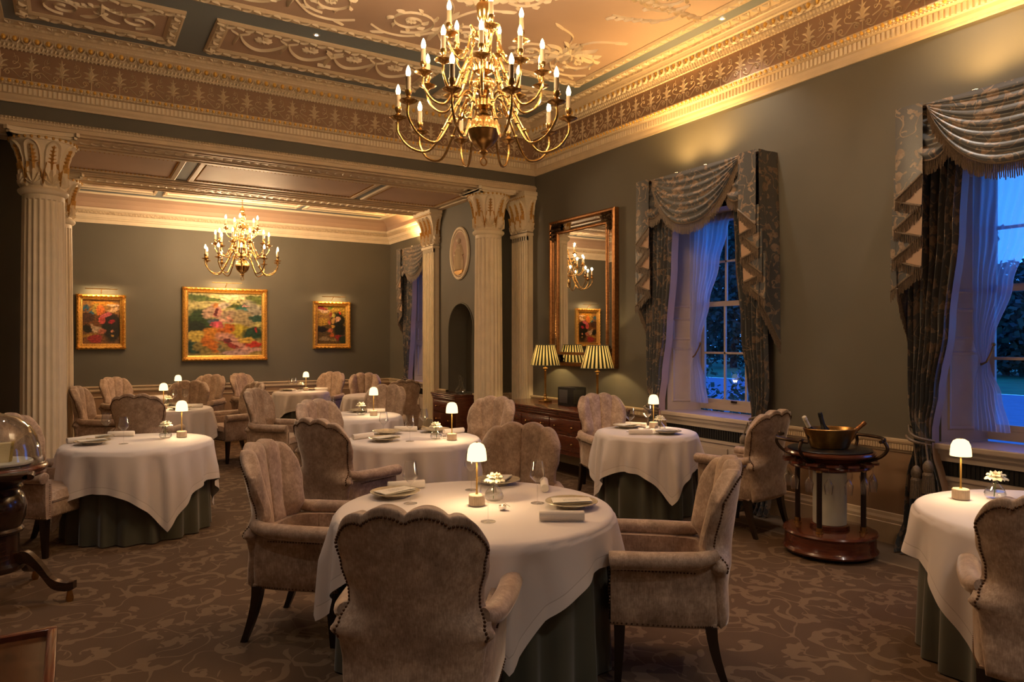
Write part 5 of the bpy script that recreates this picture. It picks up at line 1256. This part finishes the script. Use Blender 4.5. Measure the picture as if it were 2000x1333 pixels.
painting('right small gilt-framed flower painting, near the far window', 3.918, 4.654, 1.437, 2.352, .095, flc,
  [(.12, .95, .25, .04, 0, (.22, .02, .03)), (.2, .88, .2, .05, 0, (.45, .30, .20)), (.42, .95, .1, .04, 0, (.12, .16, .02)), (.25, .7, .3, .12, 0, (.25, .13, .04)), (.2, .62, .16, .08, 0, (.42, .24, .04)), (.72, .6, .28, .25, 0, (.015, .018, .010)), (.78, .4, .2, .18, 0, (.010, .014, .008)), (.15, .38, .2, .1, 0, (.012, .010, .012)), (.55, .74, .07, .05, 0, (.45, .38, .08)), (.72, .66, .1, .06, 0, (.58, .32, .20)), (.56, .62, .06, .07, 0, (.50, .28, .08)),
   (.78, .82, .05, .03, 0, (.55, .03, .02)), (.45, .78, .08, .06, 0, (.30, .06, .03)), (.42, .56, .07, .05, 0, (.45, .10, .07)), (.54, .46, .07, .05, 0, (.60, .32, .06)), (.44, .36, .10, .06, 0, (.45, .12, .05)), (.5, .24, .1, .05, 0, (.50, .12, .02)), (.72, .16, .14, .08, .2, (.30, .02, .02)), (.25, .14, .2, .06, 0, (.25, .18, .10)), (.55, .1, .12, .05, 0, (.24, .18, .06)), (.3, .27, .2, .05, 0, (.08, .05, .02)), (.9, .1, .12, .12, 0, (.02, .04, .02))],
  80, 110, 7.7, .46)
# ------------------------------------------------------------------ oval relief plaque
t = thing('relief_plaque', 'oval blush and cream plaster plaque with classical draped figure above the arched niche', 'plaque', (PX, 9.62, 2.91))
fm = lambda u, v, h: (-h, -u, v)
ov = [(cos(2*pi*i/48), sin(2*pi*i/48)) for i in range(48)]
o = MB(); o.mat(0).prism([(x_*.30, y_*.39) for x_, y_ in ov], 0, .012, fm); o.obj('field', M['plaqf'], t, 0)
o = MB(); o.tube([fm(x_*.29, y_*.38, .012) for x_, y_ in ov], .022, 8, closed=True); o.tube([fm(x_*.25, y_*.335, .013) for x_, y_ in ov], .008, 6, closed=True); o.obj('rim', M['cream2'], t)
o = MB(); fb = lambda u, v, h: (-h-.012, -u, v)
o.relief(sm([(.0, -.25), (.02, -.1), (.0, .02), (.0, .13)], 4), [.07, .065, .06, .058, .055, .052, .05, .048, .045, .045, .05, .055, .05], .05, fb)
o.sphere(fb(-.01, .19, .01), .034, 12, 8); o.relief([(0, .15), (-.005, .175)], .018, .03, fb)
for k_ in range(6): o.relief(sm([(-.05+.025*k_, -.25), (-.03+.015*k_, -.08), (-.02+.01*k_, .06)], 4), .009, .058, fb)
o.relief(sm([(.04, .12), (.09, .02), (.12, -.03)], 4), .016, .03, fb); o.relief(sm([(-.04, .11), (-.10, .04), (-.13, .02)], 4), .015, .03, fb)
o.sphere(fb(-.13, -.02, .01), .022, 10, 6); o.relief(sm([(-.13, -.04), (-.125, -.12), (-.13, -.24)], 4), [.02, .022, .026, .028, .03, .028, .026, .024, .02], .035, fb); o.relief([(-.12, -.07), (-.07, -.12)], .012, .025, fb)
for k_ in range(3): o.relief(sm([(.08+.015*k_, -.25), (.10+.008*k_, -.12), (.05, .0)], 4), .010, .03, fb)
o.obj('figure', M['cream2'], t, 60)
o = MB(); o.prism([(-.16, -.265), (.13, -.25), (.10, -.30), (0, -.325), (-.11, -.31)], .012, .03, fm); o.obj('plinth', M['goldleaf'], t, 0)
# ------------------------------------------------------------------ mirror
t = thing('mirror', 'tall mirror in a bronze frame with leafy corners, hanging above the sideboard', 'mirror', (XR-.035, 7.25, 2.22))
w, h = 1.36, 1.91; fm = lambda u, v, d: (-d, -u, v)
o = MB()
def fr(w_, h_, t_, d0, d1):
    for (a0, e0), (a1, e1) in zip([(0, d0), (0, d1*.7), (t_*.3, d1), (t_*.7, d1), (t_, d1*.5), (t_, d0)], [(0, d1*.7), (t_*.3, d1), (t_*.7, d1), (t_, d1*.5), (t_, d0)]):
        A = [(-w_/2+a0, -h_/2+a0), (w_/2-a0, -h_/2+a0), (w_/2-a0, h_/2-a0), (-w_/2+a0, h_/2-a0)]; B = [(-w_/2+a1, -h_/2+a1), (w_/2-a1, -h_/2+a1), (w_/2-a1, h_/2-a1), (-w_/2+a1, h_/2-a1)]
        for i in range(4): j = (i+1) % 4; o.add([fm(*A[i], e0), fm(*A[j], e0), fm(*B[j], e1), fm(*B[i], e1)], [(3, 2, 1, 0)])
fr(w, h, .05, -.03, .045); fr(w-.30, h-.30, .032, 0, .028)
for q in range(4):
    W_, H_ = (w-.30, h-.30)
    e = [((-W_/2, -H_/2), (W_/2, -H_/2)), ((W_/2, -H_/2), (W_/2, H_/2)), ((W_/2, H_/2), (-W_/2, H_/2)), ((-W_/2, H_/2), (-W_/2, -H_/2))][q]
    n = int(math.hypot(e[1][0]-e[0][0], e[1][1]-e[0][1])/.022)
    for i in range(n): s_ = (i+.5)/n; o.nub(fm(e[0][0]+(e[1][0]-e[0][0])*s_, e[0][1]+(e[1][1]-e[0][1])*s_, .03), .008)
o.obj('frame', M['bronze'], t, 40)
for sx_ in (-1, 1):
    for sz_ in (-1, 1):
        o = MB(); cx, cz = sx_*(w/2-.085), sz_*(h/2-.085)
        for ax, az in ((-sx_, 0), (0, -sz_)):
            for k_ in range(3):
                p = (cx+ax*.055*k_, cz+az*.055*k_)
                for a in (-.9, 0, .9): dx, dz = ax*cos(a)-az*sin(a), ax*sin(a)+az*cos(a); o.leaf(p, (p[0]+dx*.075, p[1]+dz*.075), .022, .03, lambda u, v, h_: fm(u, v, .03+h_), .1, 5)
        o.sphere(fm(cx, cz, .03), .03, 8, 6); o.obj('leaf_mount', M['darkmetal'], t, 50)
o = MB(); a, b = w/2-.03, h/2-.03; c_, d_ = a-.13, b-.13
o.add([fm(-c_, -d_, .006), fm(c_, -d_, .006), fm(c_, d_, .006), fm(-c_, d_, .006)], [(3, 2, 1, 0)])
A = [(-a, -b), (a, -b), (a, b), (-a, b)]; B = [(-c_, -d_), (c_, -d_), (c_, d_), (-c_, d_)]
for i in range(4): j = (i+1) % 4; o.add([fm(*A[i], .004), fm(*A[j], .004), fm(*B[j], .008), fm(*B[i], .008)], [(3, 2, 1, 0)])
o.box(-.001, .02, -a, a, -b, b); o.obj('glass', M['mirror'], t, 0)
# ------------------------------------------------------------------ sideboard and its lamps
def cabinet(name, label, x0, x1, y0, y1, zt, cols, rows, cat='sideboard'):
    t = thing(name, label, cat, ((x0+x1)/2, (y0+y1)/2, 0)); hx, hy = (x1-x0)/2, (y1-y0)/2
    o = MB(); o.box(-hx-.03, hx, -hy-.03, hy+.03, zt-.03, zt, .008); o.obj('top', M['mahog'], t)
    o = MB(); o.box(-hx, hx, -hy, hy, .30, zt-.05); o.box(-hx-.018, hx, -hy-.018, hy+.018, zt-.06, zt-.03, .006); o.box(-hx-.008, hx, -hy-.008, hy+.008, zt-.09, zt-.06, .004); o.box(-hx-.006, hx, -hy-.006, hy+.006, .29, .31); o.obj('body', M['mahog'], t, 30)
    for sx_ in (-1, 1):
        for sy_ in (-1, 1):
            o = MB(); cx, cy = sx_*(hx-.03), sy_*(hy-.03); o.add([(cx-.03, cy-.03, .3), (cx+.03, cy-.03, .3), (cx+.03, cy+.03, .3), (cx-.03, cy+.03, .3), (cx-.018, cy-.018, 0), (cx+.018, cy-.018, 0), (cx+.018, cy+.018, 0), (cx-.018, cy+.018, 0)], [(0, 1, 2, 3), (7, 6, 5, 4), (0, 4, 5, 1), (1, 5, 6, 2), (2, 6, 7, 3), (3, 7, 4, 0)]); o.obj('leg', M['legwood'], t, 0)
    ch_ = (zt-.10-.33)/rows; cw = (2*hy-.04)/cols
    for c_ in range(cols):
        for r_ in range(rows):
            y_a, y_b = -hy+.03+c_*cw, -hy+.01+(c_+1)*cw; za, zb_ = .33+r_*ch_+.008, .33+(r_+1)*ch_-.008
            o = MB(); o.box(-hx-.010, -hx+.01, y_a, y_b, za, zb_, .004); d = o.obj('drawer', M['mahog'], t, 30)
            for kk in (.22, .78):
                o = MB(); yk = y_a+(y_b-y_a)*kk; zk = (za+zb_)/2; o.tube([(-hx-.01, yk, zk), (-hx-.03, yk, zk)], .006, 8); o.sphere((-hx-.036, yk, zk), .015, 10, 8); o.obj('knob', M['brass'], d)
    return t
cabinet('sideboard', 'long mahogany sideboard with brass knobs below the tall mirror', 4.80, 5.46, 6.35, 8.25, .80, 3, 2)
cabinet('cabinet', 'small mahogany cabinet in front of the arched niche, left of the right column', 4.66, 4.955, 9.16, 9.92, .815, 1, 2, 'cabinet')
def slamp(x, y, z, label, pw):
    global SL0
    if 'SL0' not in globals():
        t = thing('sideboard_lamp', label, 'lamp', (0, 0, 0), 0, 'brass lamps on the sideboard')
        o = MB(); o.box(-.065, .065, -.065, .065, 0, .018, .005); o.lathe([(.05, .018), (.045, .035), (.022, .05), (.016, .07), (.024, .085), (.016, .10), (.013, .12), (.015, .40), (.018, .405), (.012, .42), (.034, .43), (.034, .438), (.013, .445), (.013, .50)], 20); o.obj('candlestick', M['brassold'], t)
        o = MB(); vs = []; uv = []; n_ = 208
        for z_, r_ in ((.475, .193), (.48, .192), (.735, .122), (.74, .122)):
            for i in range(n_): a = 2*pi*i/n_; rr = r_*(1+.012*cos(a*48)); vs.append((rr*cos(a), rr*sin(a), z_)); uv.append((i/n_*2 if i < n_/2 else 2-i/n_*2, z_))
        o.add(vs, [(j*n_+i, j*n_+(i+1) % n_, (j+1)*n_+(i+1) % n_, (j+1)*n_+i) for j in range(3) for i in range(n_)]); o.uv = uv; o.obj('pleated_shade', M['pleat'], t, 0)
        o = MB(); o.tube([(.122*cos(a), .122*sin(a), .74) for a in [2*pi*i/40 for i in range(40)]], .004, 5, closed=True); o.tube([(.193*cos(a), .193*sin(a), .475) for a in [2*pi*i/40 for i in range(40)]], .004, 5, closed=True); o.obj('shade_binding', M['skirt'], t)
        o = MB(); o.sphere((0, 0, .60), .022, 10, 8); o.obj('bulb', M['bulb'], t)
        SL0 = t; c = t
    else: c = copytree(SL0); c['label'] = label
    c.location = (x, y, z); lamp('POINT', 'sideboard_lamp_light', (x, y, z+.60), pw, (1, .66, .26), .022)
slamp(5.24, 7.74, .80, 'left brass lamp with pleated striped shade on the sideboard', SLW); slamp(5.20, 6.60, .80, 'right brass lamp with pleated striped shade on the sideboard', SLW)
t = thing('radio', 'small black box radio with grey speaker panel on the sideboard between the lamps', 'radio', (5.20, 7.10, .80), .12)
o = MB(); o.box(-.09, .09, -.16, .16, 0, .23, .008); o.obj('case', M['black'], t)
o = MB(); o.box(-.094, -.088, -.02, .13, .035, .195, .003); o.obj('speaker_panel', M['grey'], t); o = MB(); o.box(-.13, .05, -.165, -.158, .03, .2, .002); o.obj('side_panel', M['black2'], t)
# decanters on a silver tray
t = thing('tray', 'round silver tray with two decanters on the small cabinet in the niche', 'tray', (4.83, 9.30, .815)); o = MB(); o.lathe([(.0, .002), (.16, .002), (.165, .006), (.165, .012), (.158, .008), (.0, .006)], 40, cap=False); o.obj('dish', M['silver'], t)
for nm, x, y, s_ in (('tall left decanter with round glass stopper on the niche cabinet', 4.83, 9.37, 1.0), ('shorter right decanter with glass stopper on the niche cabinet', 4.80, 9.22, .88)):
    t = thing('decanter', nm, 'decanter', (x, y, .822)); o = MB(); k_ = s_
    o.lathe([(0, .003), (.05*k_, .003), (.066*k_, .02*k_), (.068*k_, .04*k_), (.05*k_, .07*k_), (.02*k_, .11*k_), (.012*k_, .14*k_), (.012*k_, .19*k_), (.02*k_, .20*k_)], 24, cap=False); o.obj('glass_body', M['glasst'], t, 60)
    o = MB(); o.lathe([(.010*k_, .185*k_), (.011*k_, .205*k_), (.006*k_, .21*k_), (.018*k_, .225*k_), (.024*k_, .245*k_), (.018*k_, .265*k_), (.0, .275*k_)], 16, cap=False); o.obj('stopper', M['glasst'], t, 60)
# ------------------------------------------------------------------ champagne trolley
t = thing('drinks_trolley', 'round mahogany drinks trolley with hanging glasses and handles by the dado wall', 'trolley', (4.86, 3.36, 0))
o = MB(); o.lathe([(.29, .025), (.325, .03), (.335, .045), (.325, .06), (.318, .07), (.318, .15), (.325, .158), (.333, .17), (.325, .183), (.29, .19), (.0, .19)], 64); o.obj('base', M['mahog'], t)
o = MB()
for a in (.8, 2.4, 4.0, 5.5): o.lathe([(.025, 0), (.028, .012), (.025, .028)], 10, (.24*cos(a), .24*sin(a), 0))
o.obj('castor', M['black'], t)
o = MB(); o.lathe([(.118, .22), (.118, .63)], 48); o.obj('ice_drum', M['whitecyl'], t, 30)
o = MB(); o.lathe([(.135, .19), (.135, .22), (.122, .228)], 48); o.lathe([(.13, .62), (.13, .66)], 48); o.lathe([(.14, .20), (.14, .21)], 48); o.obj('drum_collar', M['mahog'], t)
for a in (.35, 1.9, 3.45, 5.05):
    cx, cy = .235*cos(a), .235*sin(a)
    o = MB(); o.lathe([(.019, .225), (.019, .66)], 20, (cx, cy, 0)); p = o.obj('post', M['legwood'], t)
    o = MB(); o.lathe([(.028, .19), (.028, .197), (.022, .20), (.022, .232)], 20, (cx, cy, 0)); o.lathe([(.022, .635), (.022, .66)], 20, (cx, cy, 0)); o.obj('brass_ferrule', M['brass'], p)
o = MB(); o.lathe([(.15, .655), (.285, .655), (.29, .665), (.285, .675), (.15, .675)], 56)
n_ = 14
o.mat(0)
for i in range(n_):
    a0, a1 = 2*pi*(i+.16)/n_, 2*pi*(i+.84)/n_; q = [(.25*cos(a0), .25*sin(a0)), (.325*cos(a0+.02), .325*sin(a0+.02))]+[(.335*cos(a0+(a1-a0)*k_/5), .335*sin(a0+(a1-a0)*k_/5)) for k_ in range(1, 5)]+[(.325*cos(a1-.02), .325*sin(a1-.02)), (.25*cos(a1), .25*sin(a1))]
    o.prism(q, .690, .706, lambda u, v, h: (u, v, h))
o.lathe([(.0, .672), (.24, .672), (.24, .70), (.0, .71)], 40); o.obj('glass_rack', M['mahog'], t, 40)
o = MB(); o.lathe([(.0, .70), (.20, .70), (.22, .73), (.30, .742), (.315, .75), (.32, .762), (.315, .775), (.30, .779), (.0, .779)], 64); o.obj('top', M['mahog'], t)
o = MB(); o.lathe([(.0, .781), (.292, .781), (.296, .785), (.292, .788), (.0, .788)], 56, cap=False); o.obj('glass_top', M['black'], t)
RV = Vector((cos(TH), -sin(TH), 0)); FV = Vector((sin(TH), cos(TH), 0))
for s_ in (-1, 1):
    o = MB(); aa = -TH+(0 if s_ > 0 else pi)
    pts = []
    for k_ in range(13): b = aa-.75+1.5*k_/12; r_ = .385-.03*abs(k_-6)/6; pts.append((r_*cos(b), r_*sin(b), .865))
    o.tube(pts, .013, 8)
    for b in (aa-.62, aa+.62): o.tube(sm([(.37*cos(b), .37*sin(b), .862), (.39*cos(b), .39*sin(b), .81), (.35*cos(b), .35*sin(b), .755), (.28*cos(b), .28*sin(b), .72), (.2*cos(b), .2*sin(b), .705)], 4), .012, 8); o.sphere((.365*cos(b), .365*sin(b), .875), .017, 8, 6)
    o.obj('handle', M['darkmetal'], t)
tx, ty = 4.86, 3.36
g = thing('hanging_glass', 'x', 'glass', (0, 0, 0)); o = MB(); o.lathe([(.0, .702), (.032, .702), (.032, .700), (.006, .695), (.003, .68), (.003, .61), (.008, .60), (.024, .575), (.032, .555), (.030, .548), (.023, .49), (.022, .49), (.028, .548), (.007, .598), (.0, .603)], 18, cap=False); o.obj('glass_body', M['glassb'], g, 40)
hang = []
for i in range(14):
    a = 2*pi*(i+.3)/14; c = g if i == 0 else copytree(g); c.location = (tx+.30*cos(a), ty+.30*sin(a), .004)
    hang.append((c, RV.dot(Vector((cos(a), sin(a), 0))), FV.dot(Vector((cos(a), sin(a), 0)))))
for side in ('near', 'far'):
    row = sorted([h_ for h_ in hang if (h_[2] < 0) == (side == 'near')], key=lambda h_: h_[1])
    for i, h_ in enumerate(row):
        h_[0]['label'] = '%s of the glasses hanging on the trolley\'s %s side' % (['leftmost', 'second from the left', 'third from the left', 'middle', 'third from the right', 'second from the right', 'rightmost'][i], side); h_[0]['category'] = 'glass'; h_[0]['group'] = 'glasses hanging from the trolley rack'
t = thing('ice_bucket', 'wide oval brass ice bowl on top of the drinks trolley', 'ice bucket', (tx, ty, .789), -TH)
o = MB(); o.lathe([(.0, .003), (.135, .003), (.14, .012), (.19, .135), (.196, .145), (.19, .150), (.182, .14), (.135, .02), (.0, .014)], 48, sy=.72, cap=False); o.obj('bowl', M['brassold'], t); o = MB(); rd = random.Random(5)
for i in range(90): a = rd.uniform(0, 6.28); r_ = sqrt(rd.random())*.155; o.nub((r_*cos(a), r_*sin(a)*.72, .105+rd.uniform(-.01, .012)), .02)
q = o.obj('ice', M['glasst'], t, 0); q['kind'] = 'stuff'
for lab, du, df, tl, ta, fc, bc in (('champagne bottle with pale gold foil at the left of the brass ice bowl', -.105, 0, -.5, .15, 'chinaw', 'black'), ('champagne bottle with black foil in the middle of the brass ice bowl', -.01, .02, -.22, -.1, 'black', 'black'), ('champagne bottle with copper foil leaning right in the brass ice bowl', .10, 0, .85, .05, 'bronze', 'brassold')):
    bt = thing('bottle', lab, 'bottle', (tx+RV.x*du+FV.x*df, ty+RV.y*du+FV.y*df, .84)); bt.rotation_euler = (ta, tl, -TH)
    o = MB(); o.lathe([(.0, -.03), (.040, -.03), (.042, -.01), (.042, .06), (.036, .085), (.020, .115), (.016, .13)], 24, cap=False); o.obj('glass_body', M[bc], bt)
    o = MB(); o.lathe([(.0185, .115), (.0165, .13), (.0155, .185), (.018, .188), (.018, .195), (.0165, .198), (.017, .212), (.012, .218), (.0, .219)], 20, cap=False); o.obj('foil', M[fc], bt)
# ------------------------------------------------------------------ cheese trolley at the left edge
t = thing('cheese_trolley', 'dark turned mahogany pedestal trolley with round top at the left edge', 'trolley', (-.415, 5.36, 0))
o = MB(); o.lathe([(.0, .775), (.26, .775), (.272, .785), (.27, .80), (.278, .81), (.282, .822), (.275, .833), (.262, .838), (.0, .838)], 64); o.obj('top', M['mahog'], t)
o = MB(); o.box(-.30, .19, -.36, -.05, .79, .826, .006); o.tube([(.19, -.36, .805), (.19, -.05, .805)], .03, 10, flat=.6); o.obj('flap', M['darkwood'], t)
o = MB(); o.lathe([(.15, .20), (.165, .215), (.165, .235), (.14, .25), (.13, .30), (.13, .42), (.15, .43), (.155, .445), (.14, .46), (.165, .52), (.170, .60), (.15, .66), (.125, .68), (.14, .69), (.15, .705), (.14, .72), (.16, .74), (.20, .775)], 40); o.obj('pedestal', M['darkwood'], t)
for k_ in range(4):
    a = -TH*.2+pi/2*k_-.35; o = MB(); P_ = sm([(.10, .24), (.19, .27), (.27, .20), (.34, .11), (.42, .085), (.47, .095)], 4); N_ = len(P_)
    vs = []
    for i, (r_, z_) in enumerate(P_):
        th_ = .05-.022*i/(N_-1)
        for dz, dw in ((th_, -.022), (th_, .022), (-th_*.6, .022), (-th_*.6, -.022)): vs.append((r_*cos(a)-dw*sin(a), r_*sin(a)+dw*cos(a), z_+dz))
    fs = [(0, 1, 2, 3), tuple(range(4*N_-1, 4*N_-5, -1))]
    for i in range(N_-1):
        for q in range(4): b = i*4+q; c_ = i*4+(q+1) % 4; fs.append((b, b+4, c_+4, c_))
    o.add(vs, fs); lg = o.obj('leg', M['darkwood'], t, 40)
    o = MB(); o.lathe([(.0, 0), (.018, .0), (.022, .02), (.018, .04), (.012, .07)], 12, (.44*cos(a), .44*sin(a), 0)); o.obj('castor', M['brassold'], lg)
CX, CY = -.42, 5.40
t = thing('cheese_board', 'round white marble board under the glass dome', 'board', (CX+.03, CY-.08, .840)); o = MB(); o.lathe([(.0, .006), (.17, .006), (.178, .012), (.178, .024), (.172, .03), (.0, .03)], 48, cap=False); o.lathe([(.12, 0), (.12, .01)], 32); o.obj('slab', M['marble'], t)
t = thing('cheese', 'pale wedge of cheese with mottled rind under the glass dome', 'cheese', (CX+.01, CY-.13, .871), .15)
o = MB(); pr_ = [(-.14, -.045), (.085, -.06), (.085, .05), (-.12, .03)]
o.add([(-.15, -.05, 0), (.07, -.06, 0), (.085, .05, 0), (-.13, .04, 0), (-.10, -.03, .105), (.085, -.035, .11), (.095, .045, .11), (-.09, .03, .105)], [(3, 2, 1, 0), (4, 5, 6, 7), (0, 1, 5, 4), (2, 3, 7, 6), (3, 0, 4, 7)]); o.obj('paste', M['cheese'], t, 0)
o = MB(); o.add([(.07, -.06, 0), (.085, .05, 0), (.095, .045, .11), (.085, -.035, .11), (.085, -.055, .002), (.10, .05, .002), (.11, .045, .112), (.10, -.035, .112)], [(0, 1, 2, 3), (7, 6, 5, 4), (0, 4, 5, 1), (1, 5, 6, 2), (2, 6, 7, 3), (3, 7, 4, 0)]); o.obj('rind', M['rind'], t, 0)
t = thing('glass_dome', 'clear glass dome with faceted knob covering the cheese', 'dome', (CX, CY-.03, .839))
o = MB(); pr_ = [(.258, .0), (.262, .006), (.250, .05), (.243, .10), (.225, .17), (.19, .235), (.13, .285), (.06, .31), (.018, .318)]; o.lathe(pr_, 56, cap=False); o.lathe([(r_-.006, z_) for r_, z_ in pr_], 56, cap=False); o.tube([(.26*cos(a), .26*sin(a), .004) for a in [2*pi*i/56 for i in range(56)]], .006, 6, closed=True); o.obj('bell', M['glasst'], t, 70)
o = MB(); o.lathe([(.045, .312), (.03, .322), (.012, .326), (.012, .335)], 24, cap=False); o.obj('collar', M['brassold'], t); o = MB(); o.lathe([(.010, .333), (.030, .345), (.035, .36), (.026, .378), (.0, .382)], 8, cap=False); o.obj('knob', M['glasst'], t, 0)
# low burr-wood table in the bottom left corner
t = thing('tray_table', 'low dark table with framed burr-wood top in the bottom left corner', 'table', (-.36, 3.0, 0))
o = MB(); X0, X1, Y0, Y1 = -.33, .305, -.45, .41
for a in ((X0, X1, Y1-.035, Y1), (X0, X1, Y0, Y0+.035)): o.box(*a, .40, .455, .004)
for a in ((X0, X0+.035, Y0, Y1), (X1-.035, X1, Y0, Y1)): o.box(*a, .40, .4545, .004)
o.obj('rim', M['mahog'], t); o = MB(); o.box(X0+.03, X1-.03, Y0+.03, Y1-.03, .40, .432); o.obj('panel', M['burl'], t, 0)
for sx_, sy_ in ((X0+.02, Y0+.02), (X1-.06, Y0+.02), (X0+.02, Y1-.06), (X1-.06, Y1-.06)):
    o = MB(); o.box(sx_, sx_+.04, sy_, sy_+.04, 0, .41); o.obj('leg', M['darkwood'], t, 0)
# ------------------------------------------------------------------ ceiling downlights
for i, (x, y) in enumerate(DL[:2]+DL[3:5]):
    t = thing('downlight', ['bright white recessed downlight in the grey-blue ceiling strip above the festoon panel', 'recessed downlight in the grey-blue ceiling strip behind the foreground chandelier', 'recessed downlight in the ceiling strip along the window wall, further one', 'recessed downlight in the ceiling strip along the window wall, nearer one'][i], 'light', (x, y, ZC-.002))
    o = MB(); o.lathe([(.016, -.002), (.03, -.003), (.033, .0)], 20, cap=False); o.obj('bezel', M['cream2'], t); o = MB(); o.lathe([(.0, -.0015), (.015, -.0015)], 16, cap=False); o.obj('lens', M['cool'] if i == 0 else M['cool'], t)
for x, y in DL: lamp('SPOT', 'downlight_beam', (x, y, ZC-.03), DLW*(3 if y < 0 else 1), (1, .86, .72), .03, (0, 0, 0), 100, 1)
# ------------------------------------------------------------------ garden outside
o = MB(); o.add([(5.95, -60, -.45), (30, -60, -.45), (30, 90, -.45), (5.95, 90, -.45)], [(0, 1, 2, 3)]); tag(o.obj('driveway', M['drive'], smooth=0), 'pale gravel drive outside the windows', 'driveway')
o = MB(); o.add([(30, -60, -.44), (160, -60, -.44), (160, 160, -.44), (30, 160, -.44)], [(0, 1, 2, 3)]); tag(o.obj('lawn', M['lawn'], smooth=0), 'green lawn beyond the gravel drive', 'lawn')
rd = random.Random(11)
def tree(x, y, h, r, label, n_=2600, z0=None, sz=.32, mat='leaf', trunk=True):
    t = thing('tree', label, 'tree', (x, y, -.44), 0, 'garden trees')
    if trunk: o = MB(); o.lathe([(.28, 0), (.2, h*.3), (.12, h*.7)], 10); o.obj('trunk', M['bark'], t)
    o = MB(); z0_ = .12*h if z0 is None else z0
    for i in range(n_):
        a, c_ = rd.uniform(0, 6.283), rd.uniform(-1, 1); q = rd.random()**.35; rr = sqrt(1-c_*c_)*q; lump = 1+.25*sin(a*3+x)*cos(c_*5)
        p = Vector((rr*cos(a)*r*lump, rr*sin(a)*r*lump, z0_+(h-z0_)*(.5+.5*c_*q))); s_ = sz*rd.uniform(.5, 1.3)
        d1 = Vector((rd.uniform(-1, 1), rd.uniform(-1, 1), rd.uniform(-1, 1))).normalized()*s_; d2 = Vector((rd.uniform(-1, 1), rd.uniform(-1, 1), rd.uniform(-1, 1))).normalized()*s_
        o.add([p-d1, p+d2, p+d1, p-d2*.6], [(0, 1, 2, 3)])
    o.obj('crown', M[mat], t, 0)
for i, (x, y, h, r) in enumerate(((46, 19.5, 6.6, 4.6), (53, 30, 13, 5.6), (42, 37, 14, 4.4), (50, 47.5, 16, 4.8), (39, 54, 15, 4.6), (47, 10.5, 4.6, 4.3), (44, 1.8, 4.2, 4.2))):
    tree(x, y, h, r, ['dark rounded tree seen through the nearest window', 'tall dark tree between the two front windows', 'tall dark tree filling the right panes of the middle window', 'tall dark tree behind the voile of the middle window', 'tall dark tree at the left of the middle window', 'low dark hedge tree at the right edge of the nearest window', 'low dark hedge tree beyond the right edge of the nearest window'][i], 11000, .0, .23)
for i, (x, y, h, r) in enumerate(((8.9, 7.5, 1.75, .62), (9.0, 8.75, 1.85, .62), (10.4, 8.6, 1.7, .7), (9.2, 6.2, 1.3, .62))):
    t = thing('flowering_shrub', ['flowering shrub nearest the middle window, with pale blooms', 'flowering shrub behind the voile of the middle window', 'flowering shrub further out, beside the drive', 'low flowering shrub under the right pane of the middle window'][i], 'shrub', (x, y, -.45), 0, 'flowering shrubs by the house')
    o = MB()
    for k_ in range(1500):
        a, c_ = rd.uniform(0, 6.283), rd.uniform(-.2, 1); q = rd.random()**.4; rr = sqrt(max(0, 1-c_*c_))*q*r; p = Vector((rr*cos(a), rr*sin(a), max(.02, h*c_*q))); s_ = rd.uniform(.02, .06)
        d1 = Vector((rd.uniform(-1, 1), rd.uniform(-1, 1), rd.uniform(-1, 1))).normalized()*s_; d2 = Vector((rd.uniform(-1, 1), rd.uniform(-1, 1), rd.uniform(-1, 1))).normalized()*s_; o.mat(1 if (k_ % 6 == 0 and c_ > .3) else 0); o.add([p-d1, p+d2, p+d1, p-d2], [(0, 1, 2, 3)])
    o.obj('foliage', [M['leaf2'], M['flower']], t, 0)
